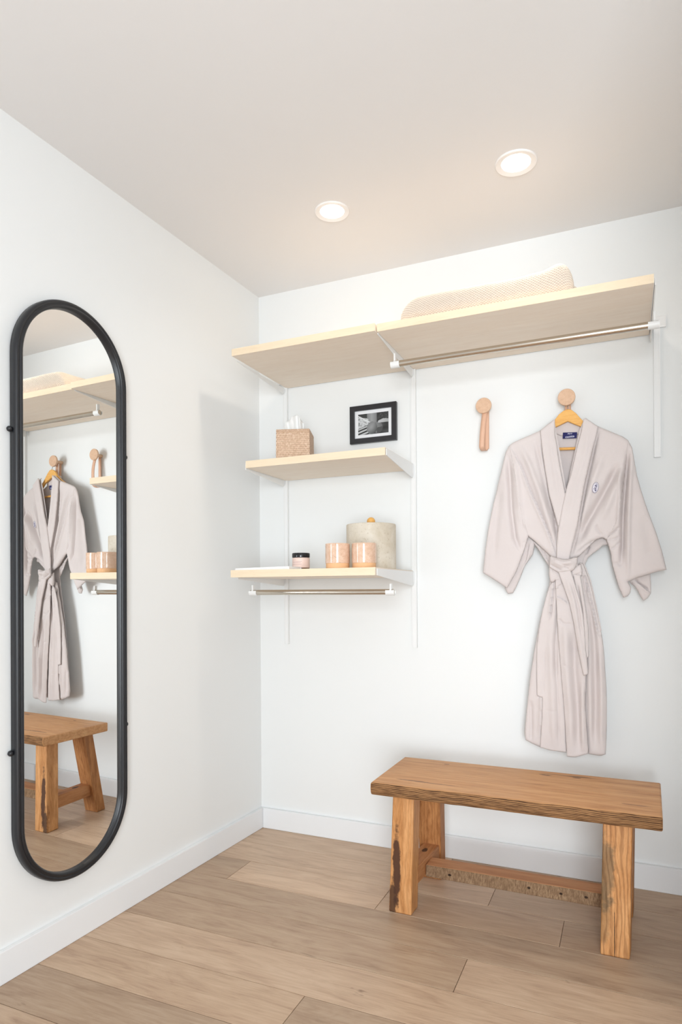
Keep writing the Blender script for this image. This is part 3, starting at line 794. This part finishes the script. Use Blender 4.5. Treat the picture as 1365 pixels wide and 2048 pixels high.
sheet('sleeve', [(1.5562, 1.6100), (1.5689, 1.5824), (1.5844, 1.4809), (1.5969, 1.4309), (1.6109, 1.3811), (1.6280, 1.3279), (1.6449, 1.2767), (1.6618, 1.2154), (1.6754, 1.1511), (1.6458, 1.1447), (1.6144, 1.1348), (1.5825, 1.1248), (1.5520, 1.1111), (1.5631, 1.0880), (1.5598, 1.0704), (1.5517, 1.0599), (1.5387, 1.0546), (1.5243, 1.0883), (1.5114, 1.1346), (1.5034, 1.1668), (1.4971, 1.2168), (1.4841, 1.2618), (1.5041, 1.2949), (1.5207, 1.3385), (1.5358, 1.4262), (1.5477, 1.5226)], -.090, foldsR, silR, seed=17, roll=.009)
sheet('sleeve_lining', [(1.5553, 1.1202), (1.5829, 1.1375), (1.6246, 1.1474), (1.6275, 1.1017), (1.6274, 1.0700), (1.6162, 1.0525), (1.6033, 1.0436), (1.5922, 1.0631), (1.5843, 1.0808), (1.5746, 1.0951), (1.5617, 1.1059)], -.066, [('step', [(1.5748, 1.1164), (1.6004, 1.0931), (1.6258, 1.0683)], .004, .008), ('groove', [(1.5650, 1.1112), (1.5648, 1.0809)], .003, .006), ('groove', [(1.5796, 1.1234), (1.5844, 1.1074), (1.6211, 1.0824)], .002, .006)], roll=.006, rollw=.010, seed=8, res=.0025)
sheet('back_drape', [(1.3910, 1.1738), (1.4085, 1.2192), (1.4327, 1.2641), (1.4683, 1.2809), (1.4900, 1.2656), (1.4916, 1.2475), (1.4698, 1.2428), (1.4562, 1.2305), (1.4358, 1.2148), (1.4204, 1.2024), (1.4100, 1.1771), (1.4047, 1.1625)], -.058, [('groove', [(1.4257, 1.2461), (1.4118, 1.2100)], .004, .005)], roll=.006, rollw=.012, seed=9)
sheet('back_drape', [(1.2183, 1.2752), (1.2310, 1.2672), (1.2401, 1.2594), (1.2688, 1.2359), (1.2972, 1.2090), (1.3005, 1.1569), (1.2827, 1.1721), (1.2650, 1.2024), (1.2472, 1.2347)], -.066, [('groove', [(1.2544, 1.2420), (1.2722, 1.1985)], .002, .006), ('groove', [(1.2687, 1.2285), (1.2828, 1.1907)], .002, .006)], roll=.006, rollw=.010, seed=10)

sheet('back_panel', [(1.2395, 1.2899), (1.3220, 1.3052), (1.4363, 1.2857), (1.4120, 1.2172), (1.3910, 1.1554), (1.4180, 1.0635), (1.4412, 0.9361), (1.4539, 0.7910), (1.4579, 0.5915), (1.4557, 0.5006), (1.3526, 0.4910), (1.2532, 0.5080), (1.2134, 0.5347), (1.2291, 0.7246), (1.2556, 0.9325), (1.2779, 1.0639), (1.2928, 1.1572), (1.2716, 1.2175)], -.0600, [('valley', [(1.3211, 1.1381), (1.3160, 0.8593), (1.3034, 0.5050)], .01, .005)], roll=0, seed=41, res=.006)

# collar bands
sheet('collar_band', [(1.3102, 1.7096), (1.2855, 1.6921), (1.2588, 1.6728), (1.2655, 1.6019), (1.2757, 1.5253), (1.2893, 1.4341), (1.3048, 1.3762), (1.3202, 1.3149), (1.3267, 1.2287), (1.3317, 1.1956), (1.3527, 1.2279), (1.3537, 1.4099), (1.3452, 1.4377), (1.3334, 1.5006), (1.3233, 1.5618), (1.3166, 1.6155), (1.3099, 1.6546)], -.0985, [('ridge', [(1.2925, 1.6895), (1.2990, 1.5970), (1.3142, 1.4856), (1.3293, 1.3931)], .008, .002)], roll=.0055, rollw=.006, wr=.0006, seed=12, res=.003)
sheet('collar_band', [(1.4068, 1.6830), (1.4102, 1.6970), (1.4170, 1.6999), (1.4370, 1.6833), (1.4586, 1.6649), (1.4501, 1.6247), (1.4399, 1.5899), (1.4244, 1.5232), (1.4106, 1.4596), (1.3984, 1.3884), (1.3861, 1.3150), (1.3722, 1.2595), (1.3581, 1.1911), (1.3357, 1.1898), (1.3140, 1.1958), (1.3152, 1.2470), (1.3207, 1.3016), (1.3261, 1.3342), (1.3350, 1.3848), (1.3456, 1.4314), (1.3545, 1.4672), (1.3649, 1.4973), (1.3772, 1.5524), (1.3877, 1.6020), (1.4015, 1.6512)], -.105, [('ridge', [(1.4302, 1.6554), (1.4129, 1.5673), (1.3818, 1.4616), (1.3572, 1.3363)], .009, .002)], roll=.0065, rollw=.006, wr=.0006, seed=13, res=.003)

# skirt
sk_l = [(1.2923, 1.1287), (1.2814, 1.0826), (1.2742, 1.0494), (1.2633, 1.0086), (1.2523, 0.9677), (1.2450, 0.9305), (1.2394, 0.8987), (1.2320, 0.8594), (1.2264, 0.8220), (1.2171, 0.7656), (1.2114, 0.7168), (1.2018, 0.6246), (1.1941, 0.5472), (1.1975, 0.5194), (1.2210, 0.5084), (1.2497, 0.4979), (1.2888, 0.4923), (1.3169, 0.4912), (1.3430, 0.4900), (1.3438, 0.6436), (1.3342, 0.7894), (1.3261, 0.8991), (1.3217, 1.0549), (1.3274, 1.1373)]
sheet('skirt_panel', [(1.3069, 1.1229), (1.2892, 1.0973), (1.2784, 1.0642), (1.2639, 1.0088), (1.2511, 0.9383), (1.2436, 0.8789), (1.2415, 0.8232), (1.2412, 0.7582), (1.2426, 0.6915), (1.2515, 0.6874), (1.2621, 0.6853), (1.2600, 0.6204), (1.2561, 0.5554), (1.2522, 0.4995), (1.2717, 0.4958), (1.2894, 0.4919), (1.3174, 0.4908), (1.3434, 0.4896), (1.3407, 0.6262), (1.3346, 0.7719), (1.3266, 0.8995), (1.3223, 1.0549)], -.0985,
      [('step', [(1.3033, 1.1100), (1.2960, 1.0458), (1.2867, 0.9721)], .004, .011), ('valley', [(1.3207, 1.0824), (1.3167, 0.9908), (1.3091, 0.8807), (1.3084, 0.7523)], .007, .006), ('valley', [(1.2721, 0.8797), (1.2680, 0.7872), (1.2640, 0.6909)], .002, .002),
       ('ridge', [(1.2919, 0.9538), (1.2944, 0.7700), (1.3006, 0.6233), (1.3017, 0.4949)], .012, .005), ('groove', [(1.2654, 0.6393), (1.3182, 0.6356)], .002, .001), ('groove', [(1.3090, 0.8624), (1.3149, 0.6793), (1.3209, 0.4966)], .003, .003)],
      roll=.003, rollw=.005, seed=25, wr=.002)
sheet('skirt_panel', sk_l, -.088, [('step', [(1.3027, 1.1101), (1.2954, 1.0457), (1.2861, 0.9719)], .004, .014), ('groove', [(1.2886, 1.1010), (1.2936, 1.0457), (1.2861, 0.9626)], .003, .008),
      ('valley', [(1.3201, 1.0824), (1.3161, 0.9906), (1.3085, 0.8802), (1.3043, 0.7513)], .008, .008), ('ridge', [(1.2704, 1.0179), (1.2554, 0.8787), (1.2579, 0.6934), (1.2533, 0.5001)], .010, .004),
      ('step', [(1.2697, 0.8791), (1.2637, 0.7678), (1.2597, 0.6824), (1.2538, 0.5818), (1.2497, 0.4961)], .004, .003), ('groove', [(1.2418, 0.6887), (1.2614, 0.6825)], .002, .003),
      ('step', [(1.2449, 0.9156), (1.2424, 0.7854), (1.2418, 0.6887)], .003, .002), ('ridge', [(1.2913, 0.9535), (1.2973, 0.7694), (1.3071, 0.6227), (1.3081, 0.4941)], .012, .005), ('valley', [(1.2183, 0.6724), (1.2192, 0.5101)], .007, .005)],
      roll=.010, rollw=.016, seed=21, wr=.003)
sheet('skirt_panel', [(1.3862, 1.1455), (1.3933, 1.1816), (1.4051, 1.1759), (1.4185, 1.1359), (1.4317, 1.0943), (1.4415, 1.0458), (1.4513, 0.9938), (1.4610, 0.9455), (1.4691, 0.8992), (1.4738, 0.8493), (1.4767, 0.7870), (1.4798, 0.7336), (1.4811, 0.6819), (1.4807, 0.5945), (1.4787, 0.5461), (1.4768, 0.4942), (1.4618, 0.4865), (1.4402, 0.4871), (1.4200, 0.4887), (1.4135, 0.5405), (1.4087, 0.5888), (1.4041, 0.6662), (1.4063, 0.7729), (1.3988, 0.9553)], -.094,
      [('step', [(1.4033, 1.1542), (1.4232, 1.0818), (1.4396, 1.0009), (1.4526, 0.9382), (1.4575, 0.9115)], .004, .012), ('valley', [(1.4264, 1.0458), (1.4423, 0.8842), (1.4446, 0.6868), (1.4403, 0.5069)], .010, .008),
       ('ridge', [(1.4162, 1.0277), (1.4254, 0.8657), (1.4278, 0.6857), (1.4302, 0.5059)], .008, .005), ('ridge', [(1.4590, 0.8846), (1.4648, 0.7238), (1.4620, 0.5089)], .007, .005), ('valley', [(1.4066, 1.1361), (1.4164, 1.0728)], .006, .012)],
      roll=.010, rollw=.016, seed=22, wr=.003)
sheet('skirt_panel', [(1.3094, 1.1190), (1.3125, 1.0551), (1.3156, 0.9820), (1.3195, 0.9017), (1.3252, 0.8271), (1.3300, 0.7544), (1.3365, 0.6728), (1.3420, 0.5859), (1.3443, 0.5279), (1.3475, 0.4773), (1.3612, 0.4768), (1.3766, 0.4774), (1.3970, 0.4857), (1.4173, 0.4931), (1.4190, 0.5076), (1.4136, 0.5879), (1.4098, 0.6685), (1.4121, 0.7747), (1.4159, 0.8664), (1.4131, 0.9741), (1.4001, 1.0639), (1.3836, 1.1362)], -.107,
      [('step', [(1.3108, 1.0605), (1.3316, 1.0514), (1.3557, 1.0332)], .005, .006), ('groove', [(1.3173, 0.9802), (1.3380, 0.9586), (1.3689, 0.9572)], .004, .003), ('valley', [(1.3723, 0.9374), (1.3749, 0.7928), (1.3843, 0.6488), (1.3868, 0.4902)], .012, .010),
       ('ridge', [(1.3417, 0.9914), (1.3476, 0.8098), (1.3604, 0.6472), (1.3630, 0.4879)], .012, .006), ('ridge', [(1.4019, 0.7580), (1.3995, 0.6318), (1.4038, 0.4972)], .007, .006), ('groove', [(1.3337, 0.8092), (1.3749, 0.8018)], .003, .0015)],
      roll=.004, rollw=.006, seed=23, wr=.0022)

# belt: band, knot and hanging ends
sheet('belt', [(1.2894, 1.1814), (1.3050, 1.1720), (1.3223, 1.1461), (1.3274, 1.1260), (1.3135, 1.1189), (1.3012, 1.1099), (1.2925, 1.1137), (1.2874, 1.1375)], -.112, [('groove', [(1.2945, 1.1594), (1.3119, 1.1518), (1.3257, 1.1406)], .002, .003)], roll=.012, rollw=.010, seed=31, res=.0025)
sheet('belt', [(1.3655, 1.1580), (1.3809, 1.1685), (1.3978, 1.1753), (1.4028, 1.1537), (1.4010, 1.1340), (1.3874, 1.1288), (1.3721, 1.1254), (1.3602, 1.1328)], -.114, [('groove', [(1.3722, 1.1344), (1.3875, 1.1396), (1.3994, 1.1430)], .002, .004)], roll=.012, rollw=.010, seed=32, res=.0025)
sheet('belt_end', [(1.3707, 1.1398), (1.3961, 1.1358), (1.4043, 1.0855), (1.4107, 1.0408), (1.4172, 0.9925), (1.4220, 0.9461), (1.4233, 0.8944), (1.4231, 0.8461), (1.4130, 0.8315), (1.3977, 0.8130), (1.3929, 0.8577), (1.4000, 0.9206), (1.3969, 0.9744), (1.3905, 1.0371), (1.3807, 1.0911)], -.116, [('ridge', [(1.3943, 1.1179), (1.4088, 0.9924), (1.4113, 0.8404)], .006, .003), ('valley', [(1.3841, 1.1090), (1.4005, 1.0192), (1.4066, 0.9029)], .005, .005)], roll=.005, rollw=.005, seed=33, res=.0025)
sheet('belt_end', [(1.3217, 1.1513), (1.3406, 1.1491), (1.3628, 1.1560), (1.3729, 1.1252), (1.3811, 1.0946), (1.3911, 1.0605), (1.3993, 1.0266), (1.4058, 0.9891), (1.4090, 0.9498), (1.4121, 0.9106), (1.4136, 0.8714), (1.4183, 0.8253), (1.4214, 0.7844), (1.4147, 0.7788), (1.4063, 0.7766), (1.3982, 0.8137), (1.3900, 0.8600), (1.3818, 0.9117), (1.3745, 0.9600), (1.3671, 0.9995), (1.3588, 1.0390), (1.3487, 1.0696), (1.3386, 1.1004), (1.3285, 1.1294)], -.126, [('ridge', [(1.3474, 1.1364), (1.3741, 1.0462), (1.3904, 0.9388), (1.4098, 0.7874)], .006, .003), ('valley', [(1.3643, 1.1182), (1.3875, 1.0283), (1.4004, 0.9211)], .004, .004)], roll=.006, rollw=.005, seed=34, res=.0025)
sheet('belt_knot', [(1.2949, 1.2061), (1.3070, 1.2021), (1.3208, 1.1982), (1.3396, 1.1923), (1.3601, 1.1927), (1.3771, 1.1985), (1.3872, 1.1991), (1.3871, 1.1822), (1.3820, 1.1680), (1.3751, 1.1556), (1.3632, 1.1486), (1.3445, 1.1462), (1.3239, 1.1448), (1.3084, 1.1550), (1.2912, 1.1662), (1.2913, 1.1844)], -.130,
      [('groove', [(1.2930, 1.1771), (1.3137, 1.1639), (1.3343, 1.1545)], .003, .005), ('ridge', [(1.3000, 1.1914), (1.3361, 1.1761), (1.3787, 1.1859)], .010, .006), ('groove', [(1.3412, 1.1670), (1.3616, 1.1576)], .002, .003), ('groove', [(1.3138, 1.1875), (1.3412, 1.1724), (1.3616, 1.1684)], .003, .002)], roll=.013, rollw=.012, seed=35, res=.0022)
sheet('belt_tie', [(1.3104, 1.1191), (1.3314, 1.1299), (1.3347, 1.1042), (1.3207, 1.0970), (1.3224, 1.0861), (1.3102, 1.0861)], -.110, [], roll=.004, rollw=.006, seed=36, res=.0025)

sheet('belt', [(1.3052, 1.1993), (1.3398, 1.1912), (1.3809, 1.1974), (1.3876, 1.1720), (1.3806, 1.1361), (1.3429, 1.1258), (1.3117, 1.1189), (1.3015, 1.1556)], -.111, [], roll=0, seed=37, res=.003)
rb_ = [(1.4061, 1.1800), (1.4161, 1.1544), (1.4295, 1.1143), (1.4393, 1.0672), (1.4492, 1.0185), (1.4573, 0.9735), (1.4638, 0.9340)]
tube('belt_loop', [(x-RO.x, -.082-RO.y, z-RO.z) for x, z in rb_], .0022, LINEN, RB, 8)

# navy maker's label with white lettering, and the oval badge
NAVY = m_plain('label_navy', lin(34, 36, 92), .8, var=.05, scale=300)
THR = m_plain('label_thread', lin(214, 214, 232), .7)
lab = sheet('neck_label', [(1.3354, 1.6667), (1.3850, 1.6631), (1.3832, 1.6415), (1.3343, 1.6442)], -.0545, [], roll=0, wr=0, res=.002, th=.0008, mat=NAVY)
def text(body, size, x, y, z, mat, parent, rot=0, shear=0.0, name='lettering', ext=.0002):
    cu = bpy.data.curves.new(name, 'FONT'); cu.body = body; cu.size = size; cu.align_x = 'CENTER'; cu.align_y = 'CENTER'; cu.shear = shear; cu.extrude = ext
    cu.offset = size*.012
    o = bpy.data.objects.new(name, cu); COL.objects.link(o)
    dg = bpy.context.evaluated_depsgraph_get(); dg.update()
    me = bpy.data.meshes.new_from_object(o.evaluated_get(dg)); bpy.data.objects.remove(o)
    o = bpy.data.objects.new(name, me); COL.objects.link(o); me.materials.clear(); me.materials.append(mat)
    o.parent = parent; o.rotation_euler = (math.pi/2, 0, rot); o.location = (x-RO.x, y-RO.y, z-RO.z)
    o.rotation_euler = (math.pi/2, rot, 0)
    return o
(lx, lz), (sx_, sz_), (dx_, dz_) = [(1.3592, 1.6493), (1.3592, 1.6604), (1.3595, 1.6554)]
text('casetta', .0115, lx, -.0554, lz, THR, lab, -.02)
text('Sferry', .0068, sx_, -.0554, sz_, THR, lab, -.02, .3)
text('.', .0080, dx_, -.0554, dz_+.002, THR, lab)
BADGE = m_plain('badge_thread', lin(52, 44, 96), .8); BADW = m_plain('badge_ground', lin(222, 216, 224), .85)
(ex, ez), = [(1.4484, 1.4485)]
bd = tag(mk('badge', [(ex-RO.x+.0102*math.cos(a)*1.0+.0045*math.sin(a)*.55, -.0975-RO.y, ez-RO.z+.0185*math.sin(a)) for a in [2*math.pi*i/40 for i in range(40)]], [tuple(range(40))], BADW, RB))
m = bd.modifiers.new('s', 'SOLIDIFY'); m.thickness = .0008
def stitch(pts, r, nm='stitching'):
    return tube(nm, [(ex-RO.x+a, -.0984-RO.y, ez-RO.z+b) for a, b in pts], r, BADGE, bd, 6)
stitch([(.0102*math.cos(a)+.0045*math.sin(a)*.55, .0185*math.sin(a)) for a in [2*math.pi*i/40 for i in range(41)]], .0005)
stitch([(.001, .0135), (.004, .0125), (.0055, .0095), (.0045, .0065), (.002, .0055), (-.0005, .0075), (.0, .011)], .0008)
stitch([(-.001, .0075), (.001, .0050), (.003, .0060)], .0018)
stitch([(.0045, .008), (.0048, .003), (.003, -.001)], .0007)
stitch([(-.003, .002), (-.0015, -.004), (-.0025, -.010)], .0007)
stitch([(.001, .001), (.0012, -.005), (.0005, -.0105), (-.001, -.013)], .0011)
stitch([(-.006, -.002), (-.0045, -.005), (-.0065, -.0055)], .0008)
stitch([(.003, -.009), (.0015, -.012), (-.002, -.0115)], .0008)

# ------------------------------------------------------------------ bench
def dark_spots(spots):
    def fn(t, c):
        tc = t.add('ShaderNodeTexCoord')
        wob = t.noise(t.coord('Object', scale=(6, 6, 6)), 6, 4, .6)
        for sp_ in spots:
            (cx, cy_, cz, rx, ry, rz), col, k = sp_[:3]
            mp = t.add('ShaderNodeMapping'); mp.vector_type = 'TEXTURE'
            mp.inputs['Location'].default_value = (cx, cy_, cz); mp.inputs['Scale'].default_value = (rx, ry, rz)
            t.link(tc.outputs['Object'], mp.inputs['Vector'])
            ln = t.add('ShaderNodeVectorMath', operation='LENGTH'); t.link(mp.outputs[0], ln.inputs[0])
            d = t.math('ADD', ln.outputs['Value'], t.math('MULTIPLY', t.math('SUBTRACT', wob, .5), 1.1))
            c = t.mix(c, col, t.math('MULTIPLY', t.ramp(d, [(.72, (1,1,1)), (1.0, (0,0,0))]), k), sp_[3] if len(sp_) > 3 else 'MIX')
        return c
    return fn
DK = lin(58, 36, 26); GR = lin(148, 122, 98)
BE = empty('bench', (1.19, -.39, 0), 0, 'rustic reclaimed-wood bench with splayed legs under the robe', 'bench')
bx, by = 1.19, -.39
TOPM = m_wood('bench_top', lin(212, 162, 114), lin(196, 142, 94), lin(158, 104, 62), 0, 16, 7, .5, rings=.18, cracks=.215, bump=.06, extra=dark_spots([
    ((-.30, -.115, .44, .060, .006, .05), lin(110, 74, 52), .8), ((-.22, -.12, .44, .10, .004, .05), lin(120, 84, 62), .7), ((.10, .125, .44, .022, .006, .05), lin(88, 58, 40), .9),
    ((.20, .128, .44, .016, .006, .05), lin(96, 62, 42), .9), ((-.25, .13, .44, .012, .005, .05), lin(110, 74, 50), .8), ((.38, -.10, .44, .05, .006, .05), lin(130, 88, 60), .7)]))
def edge_mat():
    t = NT('bench_edge'); v = t.coord('Object', scale=(1, 1, 1))
    wob = t.noise(t.coord('Object', scale=(3, 3, 3)), 2.2, 3, .5)
    sp = t.add('ShaderNodeSeparateXYZ'); t.link(v, sp.inputs[0])
    zz = t.math('ADD', sp.outputs[2], t.math('MULTIPLY', wob, .018))
    w_ = t.math('SINE', t.math('MULTIPLY', zz, 2*math.pi/.0052))
    fine = t.noise(t.coord('Object', scale=(20, 20, 260)), 1, 4, .6)
    f = t.math('ADD', t.math('MULTIPLY', w_, .16), fine)
    c = t.ramp(f, [(.28, lin(70, 46, 30)), (.45, lin(124, 88, 58)), (.7, lin(174, 130, 88))]); t.col(c)
    t.bump(f, .9, .003); t.set(.7, spec=.2); return t.m
EDGE = edge_mat()
# outline corners of the top (x, y), front edge a bit irregular
N = 60; zt0, zb0 = .4455, .4030
fl, fr, br, bl = (.7610, -.5790), (1.6400, -.5770), (1.6480, -.2130), (.7640, -.2130)
v = []; f = []
def frontp(s, top_):
    x = fl[0]+(fr[0]-fl[0])*s; y = fl[1]+(fr[1]-fl[1])*s
    y += .0022*noise.noise(Vector((s*9, 3, 0))) + (.0016*noise.noise(Vector((s*24, 7, 0))) if top_ else 0)
    return x, y
rows_ = []
prof_t = [(0.013, zt0, 0), (.004, zt0-.001, 0), (.0, zt0-.006, 0), (-.0015, (zt0+zb0)/2, 0), (.002, zb0+.008, 0), (.007, zb0, 0)]
for off, z, _ in prof_t:
    r_ = []
    for i in range(N+1):
        s = i/N; x, y = frontp(s, True)
        inset = 0
        if i == 0: x += .002
        if i == N: x -= .002
        r_.append(len(v)); v.append((x-bx, y+off-by, z + .0008*noise.noise(Vector((s*12, z*90, 5)))))
    rows_.append(r_)
for a, b in zip(rows_, rows_[1:]):
    for i in range(N): f.append((a[i], a[i+1], b[i+1], b[i]))
nfront = len(f)
# back edge
rb = []
for z, o_ in ((zt0, 0), (zb0, 0)):
    r_ = []
    for i in range(N+1):
        s = i/N; x = bl[0]+(br[0]-bl[0])*s; y = bl[1]+(br[1]-bl[1])*s
        r_.append(len(v)); v.append((x-bx, y-by, z))
    rb.append(r_)
for i in range(N):
    f.append((rows_[0][i], rb[0][i], rb[0][i+1], rows_[0][i+1]))           # top
    f.append((rb[0][i], rb[1][i], rb[1][i+1], rb[0][i+1]))                 # back
    f.append((rb[1][i], rows_[-1][i], rows_[-1][i+1], rb[1][i+1]))         # underside
f.append(tuple([rb[0][0]] + [r[0] for r in rows_] + [rb[1][0]])); f.append(tuple([rb[1][N]] + [r[N] for r in rows_[::-1]] + [rb[0][N]]))
sl = mk('seat', v, f, TOPM, BE); sl.data.materials.append(EDGE)
for p in sl.data.polygons:
    c = p.center
    if abs(p.normal.y) > .6 and c.y < -.15: p.material_index = 1
bevel(sl, .005, 3, 55)

def leg(corners_b, corners_t, mat, notch=None):
    return bevel(hexa('leg', [(x-bx, y-by, 0.0002) for x, y in corners_b], [(x-bx, y-by, .4032) for x, y in corners_t], mat, BE), .005, 3)
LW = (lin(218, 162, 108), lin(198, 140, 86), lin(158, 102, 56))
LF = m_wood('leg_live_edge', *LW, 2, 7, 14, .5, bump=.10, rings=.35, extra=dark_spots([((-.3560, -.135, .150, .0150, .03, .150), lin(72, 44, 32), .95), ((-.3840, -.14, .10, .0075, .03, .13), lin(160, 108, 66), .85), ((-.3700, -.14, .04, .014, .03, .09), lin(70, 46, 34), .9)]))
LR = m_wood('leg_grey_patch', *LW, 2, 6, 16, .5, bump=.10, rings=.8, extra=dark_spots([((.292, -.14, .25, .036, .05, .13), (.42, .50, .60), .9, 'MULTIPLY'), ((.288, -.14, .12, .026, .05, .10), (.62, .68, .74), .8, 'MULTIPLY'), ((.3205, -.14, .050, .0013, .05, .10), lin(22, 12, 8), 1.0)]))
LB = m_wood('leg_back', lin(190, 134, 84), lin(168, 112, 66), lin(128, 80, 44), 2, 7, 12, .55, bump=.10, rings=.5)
leg([(.8060, -.5240), (.8860, -.5260), (.8895, -.4600), (.8110, -.4580)], [(.8200, -.5150), (.8940, -.5160), (.8980, -.4500), (.8240, -.4490)], LF)
leg([(1.4705, -.5240), (1.5510, -.5240), (1.5560, -.4620), (1.4760, -.4600)], [(1.4800, -.5130), (1.5620, -.5130), (1.5650, -.4560), (1.4850, -.4560)], LR)
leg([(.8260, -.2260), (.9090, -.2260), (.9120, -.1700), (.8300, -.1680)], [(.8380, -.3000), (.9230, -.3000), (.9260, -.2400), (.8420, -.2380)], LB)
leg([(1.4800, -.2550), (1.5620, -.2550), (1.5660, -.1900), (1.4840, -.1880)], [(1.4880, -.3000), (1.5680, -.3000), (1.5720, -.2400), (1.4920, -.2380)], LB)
STW = m_wood('stretcher_wood', lin(192, 136, 90), lin(172, 116, 72), lin(136, 88, 52), 1, 12, 10, .55, bump=.12, extra=dark_spots([((-.318, .075, .14, .010, .022, .012), lin(54, 34, 26), .9)]))
STX = m_wood('stretcher_rough', lin(206, 152, 108), lin(190, 134, 92), lin(160, 106, 68), 0, 14, 8, .6, bump=.10)
t = NT('rough_sawn'); a = t.noise(t.coord('Object', scale=(220, 40, 60), rot=(0, .7, 0)), 1.4, 5, .7, .2); b = t.noise(t.coord('Object'), 8, 3)
c = t.ramp(a, [(.3, lin(92, 70, 52)), (.5, lin(142, 114, 88)), (.72, lin(186, 158, 126))]); c = t.mix(c, lin(122, 94, 70), t.math('MULTIPLY', b, .6))
c = dark_spots([((-.205, -.01, .103, .008, .03, .005), lin(36, 24, 20), .95), ((.06, -.01, .106, .006, .03, .005), lin(36, 24, 20), .9), ((.16, -.01, .105, .007, .03, .005), lin(36, 24, 20), .95), ((.235, -.01, .108, .007, .03, .005), lin(36, 24, 20), .9)])(t, c)
t.col(c); t.bump(a, .8, .002); t.set(.8, spec=.15); SAWN = t.m
for x0, x1, xb0, xb1 in ((.8360, .8920, .8500, .9080), (1.4990, 1.5500, 1.5050, 1.5560)):
    bevel(hexa('side_stretcher', [(x0-bx, -.4700-by, .084), (x1-bx, -.4700-by, .084), (xb1-bx, -.2360-by, .084), (xb0-bx, -.2360-by, .084)],
          [(x0-bx, -.4700-by, .141), (x1-bx, -.4700-by, .141), (xb1-bx, -.2440-by, .141), (xb0-bx, -.2440-by, .141)], STW, BE), .003)
ls = hexa('long_stretcher', [(.9000-bx, -.400-by, .083), (1.500-bx, -.402-by, .083), (1.500-bx, -.325-by, .083), (.9000-bx, -.325-by, .083)],
          [(.9000-bx, -.398-by, .1245), (1.500-bx, -.400-by, .1275), (1.500-bx, -.325-by, .1275), (.9000-bx, -.325-by, .1245)], STX, BE)
ls.data.materials.append(SAWN)
for p in ls.data.polygons:
    if p.normal.y < -.7: p.material_index = 1
bevel(ls, .003)
